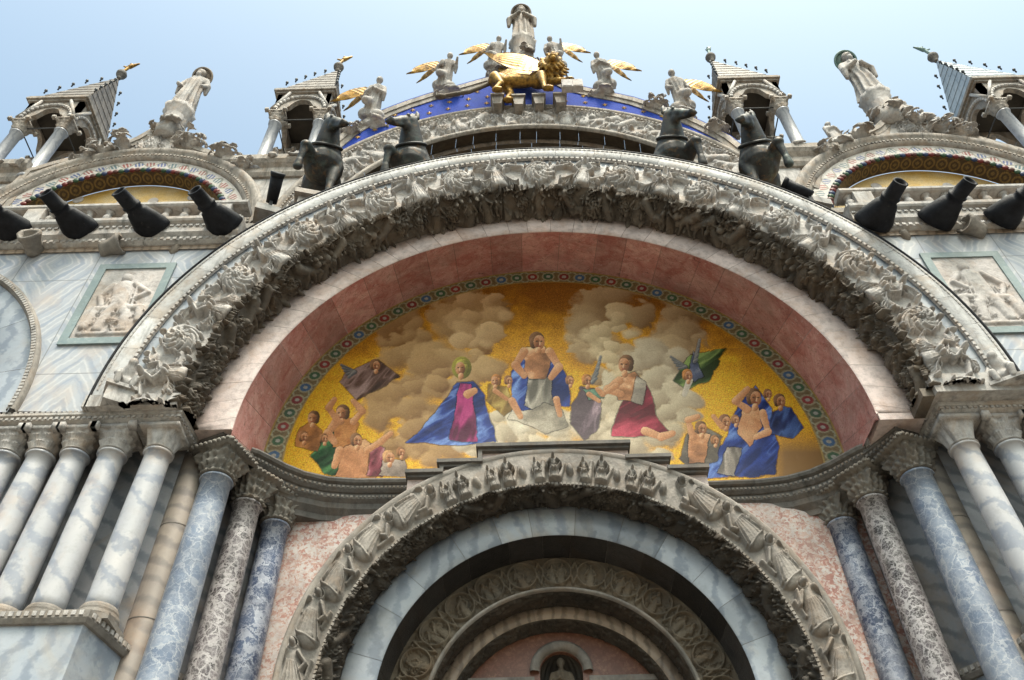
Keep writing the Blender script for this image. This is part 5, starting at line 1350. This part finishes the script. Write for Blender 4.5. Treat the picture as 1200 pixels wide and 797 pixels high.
for ring_, cnt in ((.34, 13), (.46, 16), (.40, 14)):
    for k in range(cnt):
        a = k*2*PI/cnt+ring_*9; y = -.16 if ring_ < .4 else (.02 if ring_ > .42 else .14)
        c0 = hc+np.array((ring_*.8*math.cos(a), y, ring_*.85*math.sin(a))); c1 = hc+np.array((ring_*1.18*math.cos(a+.25), y+.06, ring_*1.15*math.sin(a+.25)-.05))
        pr.append(p_caps(c0, c1, .075, .03, 8))
for (x, y, kx, fx, zt) in ((.42, -.16, .46, .50, .92), (-.98, -.16, -.80, -1.0, .95), (-.66, .18, -.50, -.68, .95)):
    pr += [p_caps((x, y, zt), (kx, y-.02, .50), .19, .105), p_caps((kx, y-.02, .50), (fx, y, .12), .095, .075), p_ell((fx+.09, y-.04, .07), (.17, .11, .08))]
    for q in (-.06, 0, .06): pr.append(p_ell((fx+.20, y-.04+q, .05), (.06, .035, .045)))
pr += [p_caps((.55, .05, .95), (.95, -.1, .74), .17, .11), p_caps((.95, -.1, .74), (1.18, -.18, .60), .095, .08), p_ell((1.26, -.2, .60), (.15, .10, .075))]
blob('body', pr, .024, M['gold'], lion, 1)
pr = []
tl = [(-1.15, .05, 1.0), (-1.45, .05, .72), (-1.75, .05, .48), (-2.1, .05, .38), (-2.5, .05, .25)]
for a, b in zip(tl[:-1], tl[1:]): pr.append(p_caps(a, b, .075, .07, 10))
pr.append(p_ell((-2.6, .05, .22), (.18, .1, .11)))
blob('tail', pr, .03, M['brownstone'], lion, 1)
V, F = wing_mesh(2.0, 1.05)
for i, (y, s, rz) in enumerate(((-.30, 1.0, 0), (.24, .9, 0))):
    Mx = Matrix.Translation((.50, y, 1.15)) @ Matrix.Rotation(R_(200 if i == 0 else 206) , 4, 'Y') @ Matrix.Scale(s, 4) @ Matrix.Scale(-1, 4, (0, 0, 1))
    Mx = Matrix.Translation((.42, y, 1.30)) @ Matrix.Scale(-1, 4, (1, 0, 0)) @ Matrix.Rotation(R_(-16 if i == 0 else -26), 4, 'Y') @ Matrix.Scale(s, 4)
    mk('wing', [tuple(Mx @ Vector(v)) for v in V], F, M['gold'], lion, True)
mb = MB(); mb.box((1.0, -.26, .04), (1.62, -.05, .50)); mb.box((1.03, -.275, .08), (1.29, -.258, .46)); mb.box((1.33, -.275, .08), (1.59, -.258, .46))
mb.build('book', M['panel'], lion)

# ------------------------------------------------------------------ angels, saints, leaf crockets on the gables
def leafy_base(w, h, seed, nm, par, loc):
    o = blob(nm, foliage_prims(w, h, seed), .036, M['frieze'], par, 1); o.location = loc; return o
ANG = [(430, 143, 'angel with gold wings at the foot of the central gable, left of the blue field', -1, .88, 'folded'), (517, 108, 'kneeling angel with gold wing, middle of the left slope of the central gable', -1, .82, 'bless'), (577, 84, 'angel with gold wing left of the topmost statue', -1, .78, 'bless'),
       (655, 84, 'angel with gold wing right of the topmost statue', 1, .78, 'bless'), (713, 107, 'kneeling angel with pale gold wing, middle of the right slope of the central gable', 1, .82, 'folded'), (806, 134, 'angel with pale gold wing at the foot of the central gable on the right', 1, .88, 'low')]
V, F = wing_mesh(1.35, .75)
ang_src = None
for i, (u, v, lb, sg, s, arms) in enumerate(ANG):
    p = at(u, v, 2.9)
    a = thing('angel_statue', lb, 'angel statue', 'angels with gold wings on the central gable', (p[0], 3.0, p[2]))
    pr = statue_prims(1.75, arms, 50+i)
    Mx = Matrix.Translation((0, 0, .35)) @ Matrix.Rotation(R_(10*-sg), 4, 'Y') @ Matrix.Rotation(R_(20), 4, 'X') @ Matrix.Scale(s, 4)
    pr += [p_caps((-.25*sg, 0, .12), (.2*sg, 0, .2), .24, .2), p_caps((sg*.05, -.1, .62), (sg*.12, -.36, .45), .17, .14)]
    blob('body', pr, .024, M['frieze'], a, 1, Mx)
    leafy_base(1.05, .55, 60+i, 'leaf_base', a, (-.2*sg, 0, -.15))
    for y, rot, yaw, sc_w in ((.02, 42, 8, .92), (.10, 22, 36, .78)):
        Mw = Matrix.Translation((sg*.12, y-.35, 1.42*s+.32)) @ Matrix.Scale(sg, 4, (1, 0, 0)) @ Matrix.Rotation(R_(yaw), 4, 'Z') @ Matrix.Rotation(R_(rot), 4, 'Y') @ Matrix.Scale(s*sc_w, 4)
        mk('wing', [tuple(Mw @ Vector(q)) for q in V], F, M['gold'], a, True)
def statue(name, label, cat, u, v, Y, h, arms, mat, seed, base_h, halo=True, halomat='slateblue', lean=0.0, beard=True):
    p = at(u, v, Y-.15); o = thing(name, label, cat, None, (p[0], Y-.1, p[2]))
    Mx = Matrix.Translation((0, 0, base_h)) @ Matrix.Rotation(lean, 4, 'Y') @ Matrix.Rotation(R_(5), 4, 'X')
    blob('body', statue_prims(h, arms, seed, beard=beard), .022, M[mat], o, 1, Mx)
    mb = MB()
    mb.lathe([(.30, -.9), (.34, -.5), (.27, -.2), (.33, .05), (.29, .2), (.40, base_h-.16), (.43, base_h-.02), (.36, base_h+.02)], 24, fn=lambda r, z, a: r*(1+.08*math.sin(9*a+5*z)))
    mb.build('pedestal', M[mat], o, True)
    blob('leaf_base', foliage_prims(1.05, .75, seed+3, 20), .03, M[mat], o, 1).location = (0, -.05, -.55)
    if halo:
        hz = 1.86*h/2
        V, F = ring_mesh(.27*h/2, .035); c = Mx @ Vector((0, .06, hz))
        mb = MB(); mb.add(V, F); mb.lathe([(.001, 0), (.26*h/2, .012), (.26*h/2, -.012), (.001, -.014)], 24)
        for q in range(len(V), len(mb.V)): x, y, z = mb.V[q]; mb.V[q] = (x, z+.03, y)
        ob = mb.build('halo', M[halomat], o, True); ob.location = c; ob.rotation_euler = (R_(38), 0, 0)
    return o
statue('saint_statue', 'robed statue with round halo on top of the central gable', 'statue', 613, 62, 3.1, 2.35, 'folded', 'tower', 71, .75, True, 'tower')
statue('saint_statue', 'pale leaning robed statue on top of the left side gable', 'statue', 203, 142, 3.1, 2.15, 'low', 'frieze', 72, .62, True, 'tower', R_(5))
statue('saint_statue', 'greenish robed statue with blue halo on top of the right side gable', 'statue', 1034, 126, 3.1, 2.35, 'folded', 'frieze', 73, .62, True, 'patina', R_(-5))
cro = [blob('crocket', foliage_prims(1.15, .95, 80+k, 22), .028, M['frieze'], None, 1) for k in range(3)]
pcz = [blob('prophet', [(q[0], q[1]) for q in statue_prims(1.35, 'folded', 90+k)]+foliage_prims(1.0, .6, 95+k, 12), .04, M['frieze'], None, 1) for k in range(2)]
use = {}
def put(src, u, v, label, cat, group, s=1.0, rz=0.0, name=None):
    p = at(u, v, 2.85)
    if src.name in use: o = src.copy(); COL.objects.link(o)
    else: o = src
    use[src.name] = 1
    o.location = (p[0], 2.95, p[2]-.05); o.scale = (s*.78, s*.78, s*.78); o.rotation_euler = (0, 0, rz); o.name = name or src.name.split('.')[0]
    tag(o, label, cat, group)
for i, (u, v, s, lb) in enumerate([(470, 121, .8, 'leaf crocket between the two lower left angels of the central gable'), (549, 98, .8, 'leaf crocket between the two upper left angels of the central gable'), (690, 104, .85, 'leaf crocket between the two upper right angels of the central gable'), (768, 122, .8, 'leaf crocket between the two lower right angels of the central gable'), (410, 152, .7, 'leaf crocket at the left foot of the central gable'), (838, 150, .8, 'leaf crocket at the right foot of the central gable beside the tower')]):
    put(cro[i % 3], u, v, lb, 'crocket', 'leaf crockets of the central gable', s, i*1.1, 'leaf_crocket')
for i, (u, v, s, lb) in enumerate([(100, 184, .9, 'white leaf crocket low on the left slope of the left gable'), (120, 178, 1.0, 'white leaf crocket beside the kneeling figure, left slope of the left gable'), (143, 170, 1.0, 'white leaf crocket below the carved figure of the left gable'),
                                   (222, 168, 1.0, 'white leaf crocket right of the statue on the left gable'), (262, 182, .95, 'white leaf crocket on the right slope of the left gable'), (283, 194, .8, 'white leaf crocket at the right foot of the left gable'),
                                   (968, 178, .8, 'white leaf crocket at the left foot of the right gable'), (1008, 158, 1.0, 'white leaf crocket left of the statue on the right gable'), (1076, 141, 1.0, 'white leaf crocket right of the statue on the right gable'), (1108, 151, 1.0, 'white leaf crocket middle of the right slope of the right gable'), (1128, 156, .9, 'white leaf crocket near the far right tower')]):
    put(cro[(i+1) % 3], u, v, lb, 'crocket', 'leaf crockets of the side gables', s, i*.9, 'leaf_crocket')
for i, (u, v, s, lb) in enumerate([(168, 157, 1.1, 'small carved figure left of the statue on the left gable'), (243, 175, 1.1, 'small carved figure right of the statue on the left gable'), (985, 168, 1.2, 'small carved figure at the left foot of the right gable'), (1062, 133, 1.0, 'small carved figure just right of the statue on the right gable'), (1096, 147, 1.0, 'small carved figure on the right slope of the right gable')]):
    put(pcz[i % 2], u, v, lb, 'statue', 'small figures on the side gables', s, random.uniform(-.6, .6), 'carved_figure')

# ------------------------------------------------------------------ open bell-cote towers with pyramid roofs
def tower(label, cx, zo, mroof, lean, wv, saint=None, seed=0):
    y0, hw = 3.12, .62; cy = y0+hw
    t = thing('canopy_tower', label, 'tower', 'open canopy towers between the gables', (cx, cy, zo))
    for sx in (-1, 1):
        for sy in (-1, 1):
            mb = MB(); mb.lathe([(.24, 20.9), (.24, 21.0), (.2, 21.1), (.16, 21.16), (.155, 23.4), (.18, 23.42), (.19, 23.46), (.16, 23.5)], 18, (sx*hw, sy*hw, 0)); c = mb.build('column', M['colgrey'], t, True)
            cm = cap_mesh(.24, .16, 23.5, 23.95, 'leaf', seed+sx+2*sy); k = cm.build('capital', M['tower'], c, True); k.location = (sx*hw, sy*hw, 0)
    # trefoil arch plates on four sides
    def tref():
        pts = [(.44, 23.6)]
        pts += [(.44-.0, 23.95)]+[(.30+.17*math.cos(a), 24.1+.17*math.sin(a)) for a in np.linspace(-.6, 1.3, 8)]
        pts += [(.0+.27*math.cos(a), 24.36+.27*math.sin(a)) for a in np.linspace(.35, PI-.35, 10)]
        pts += [(-.30-.17*math.cos(a), 24.1+.17*math.sin(a)) for a in np.linspace(1.3, -.6, 8)]+[(-.44, 23.95), (-.44, 23.6)]
        return pts
    outer = [(-.78, 25.0), (-.78, 23.96), (-.47, 23.96)]+tref()[::-1][1:-1]+[(.47, 23.96), (.78, 23.96), (.78, 25.0)]
    for k in range(4):
        o = plate('arch_face', outer, [], -.78, -.64, M['tower'], t); o.rotation_euler = (0, 0, k*PI/2)
        mb = MB()
        arch_o = [(.70*math.cos(a), 24.05+.72*math.sin(a)) for a in np.linspace(.0, PI, 17)]
        for a, b in zip(arch_o[:-1], arch_o[1:]):
            mb.bar((a[0], -.80, a[1]), (b[0], -.80, b[1]), .055, n=8)
        for s in (-1, 1): mb.bar((s*.80, -.80, 24.1), (s*.42, -.82, 25.0), .05, n=8)
        e = mb.build('arch_moulding', M['white'], o, True)
    mb = MB(); mb.box((-.63, -.63, 24.7), (.63, .63, 24.98)); mb.build('ceiling', M['dark'], t)
    sq = [(-.8, -.8), (.8, -.8), (.8, .8), (-.8, .8)]
    mb = MB()
    for (h, za, zb) in ((.84, 25.003, 25.08), (.90, 25.081, 25.16), (.87, 25.161, 25.25)): mb.box((-h, -h, za), (h, h, zb))
    mb.build('cornice', M['tower'], t)
    mb = MB()
    for k in range(4):
        a = k*PI/2; c_, s_ = math.cos(a), math.sin(a)
        mb.bar((hw*(c_-s_), hw*(c_+s_), 23.75), (hw*(-s_-c_), hw*(c_-s_), 23.75), .018, n=6)
    mb.build('tie_rods', M['iron'], t)
    # pyramid roof of overlapping plates
    mb = MB(); ap = Vector((lean, 0, 28.2)); rows = 8; rd = random.Random(seed)
    for k in range(4):
        a, b = Vector((*sq[k], 25.251)), Vector((*sq[(k+1) % 4], 25.251))
        nrm = (b-a).cross(ap-a).normalized()
        for r in range(rows):
            t0, t1 = r/rows, min(.985, (r+1.03)/rows); nc = max(1, int(5*(1-r/rows)+.5)); off = .5 if r % 2 else 0
            A0, B0 = a.lerp(ap, t0), b.lerp(ap, t0); A1, B1 = a.lerp(ap, t1), b.lerp(ap, t1)
            for c in range(nc+(1 if off else 0)):
                f0 = max(0, (c-off)/nc); f1 = min(1, (c+1-off)/nc)
                if f1-f0 < .02: continue
                w0, w1, u0, u1 = A0.lerp(B0, f0+.006), A0.lerp(B0, f1-.006), A1.lerp(B1, f0+.006), A1.lerp(B1, f1-.006)
                d = nrm*.016
                mb.add([tuple(x) for x in (w0+d, w1+d, u1+d*.1, u0+d*.1, w0-d*.6, w1-d*.6)], [(0, 1, 2, 3), (0, 4, 5, 1)], rd.uniform(.7, 1.1))
        mb.add([tuple(x) for x in (a, b, ap)], [(0, 1, 2)])
    mb.build('roof', M[mroof], t)
    for k in range(4):
        a = Vector((*sq[k], 25.26))
        for q in range(1, 6):
            c = a.lerp(ap, q*.15); d = Vector((c.x, c.y, 0)); d = d.normalized() if d.length > .05 else Vector((1, 0, 0))
            mb = MB(); e = c+d*.09; mb.lathe([(.025, -.02), (.02, .08), (.042, .11), (.048, .14), (.03, .19), (.008, .21)], 7, tuple(e)); mb.build('crocket', M['iron'], t, True)
    mb = MB(); mb.lathe([(.05, 28.1), (.08, 28.2), (.05, 28.26), (.15, 28.36), (.17, 28.46), (.13, 28.57), (.04, 28.64), (.03, 28.75)], 14, (lean, 0, 0)); mb.build('finial_ball', M['darkstone'] if wv != 'gold' else M['brownstone'], t, True)
    pr = [p_caps((lean, 0, 28.7), (lean+wv[0]*.10, 0, 29.0), .05, .05), p_caps((lean+wv[0]*.1, 0, 29.0), (lean+wv[0]*.34, 0, 29.22), .075, .03), p_caps((lean+wv[0]*.05, 0, 28.95), (lean-.12*wv[0], 0, 29.05), .04, .025), p_ell((lean+wv[0]*.10, 0, 29.16), (.055, .055, .06))]
    blob('weathervane', pr, .022, M[wv[1]], t, 0)
    # low carved parapet between the columns
    for k in range(4):
        o = blob('leaf_parapet', [(np.array(v)+np.array((x, -hw, 21.1)), f) for x in (-.3, .3) for v, f in foliage_prims(.7, .8, seed+k*3+int(x*10), 10)], .05, M['frieze'], t, 1); o.rotation_euler = (0, 0, k*PI/2)
    if saint:
        s = thing('saint_statue', saint, 'statue', None, (cx, cy, 20.95+zo))
        blob('body', statue_prims(2.0, 'folded', seed+5, beard=True), .035, M['frieze'], s, 1)
        V, F = ring_mesh(.27, .05); ob = mk('halo', V, F, M['gold'], s, True); ob.location = (0, .1, 1.85)
    return t
tower('brown stone canopy tower with pyramid roof at the far left', -13.58, .05, 'slate', .5, (1, 'gold'), None, 101)
tower('stone canopy tower with pyramid roof between the left gable and the central gable', -6.42, .15, 'slate', .38, (1, 'gold'), 'white saint statue with gold halo inside the canopy tower left of centre', 111)
tower('stone canopy tower with pyramid roof between the central gable and the right gable', 6.40, .12, 'slate', -.38, (.4, 'patina'), 'white saint statue with gold halo inside the canopy tower right of centre', 121)
tower('canopy tower with blue grey plated roof at the far right', 13.55, -.30, 'slateblue', -.5, (-1, 'patina'), None, 131)

# ------------------------------------------------------------------ small things
for i, (u, v, rz, lb) in enumerate([(141, 444, .5, 'small crouching stone figure at the left foot of the great arch'), (1183, 436, -.5, 'small crouching stone figure at the right foot of the great arch')]):
    p = at(u, v+14, -.02); s = thing('crouching_figure', lb, 'statue', 'crouching figures at the arch feet', (p[0], .02, p[2]), rz)
    pr = [p_ell((0, 0, .16), (.13, .14, .15)), p_caps((0, -.02, .2), (0, -.08, .38), .10, .09), p_ell((0, -.13, .47), (.07, .08, .085)), p_caps((.1, -.05, .35), (.15, -.16, .2), .045, .035), p_caps((-.1, -.05, .35), (-.16, -.12, .22), .045, .035), p_caps((.09, -.05, .12), (.12, -.22, .14), .07, .05), p_caps((-.09, -.05, .12), (-.12, -.22, .14), .07, .05), p_caps((.12, -.22, .14), (.1, -.2, .0), .05, .045), p_caps((-.12, -.22, .14), (-.1, -.2, 0), .05, .045)]
    blob('body', pr, .018, M['white'], s, 1)
    mb = MB(); mb.box((-.22, -.22, -.06), (.22, .2, 0)); mb.box((-.18, -.18, 9.84-p[2]), (.18, .16, -.061)); mb.build('block', M['white'], s)
b = thing('saint_bust', 'dark half length stone figure in the shell niche above the door', 'statue', None, (.02, 3.20, 6.98))
blob('body', statue_prims(.95, 'folded', 141, beard=True), .014, M['brownstone'], b, 1, Matrix.Translation((0, 0, -.18)))
for i, (x, y, z, rz, lb) in enumerate([(-4.98, .35, 15.25, 20, 'black floodlight on a white box beside the leftmost horse'), (4.98, .35, 15.0, -75, 'dark floodlight lying beside the rightmost horse')]):
    f = thing('floodlight', lb, 'floodlight', 'floodlights on the balustrade', (x, y, z), R_(rz))
    mb = MB()
    for k, (r0, r1, l0, l1) in enumerate(((.10, .12, 0, .45), (.125, .14, .45, .52))):
        mb.bar((0, -l0, .12+l0*.5), (0, -l1, .12+l1*.5), r0, r1, 14)
    mb.build('lamp_housing', M['lead'], f, True)
    mb = MB(); mb.box((-.03, -.1, -.25), (.03, -.04, .16)); mb.build('bracket', M['iron'], f)
    mb = MB(); mb.box((-.22, -.22, -.42), (.22, .15, -.25)); mb.build('box', M['white'], f)
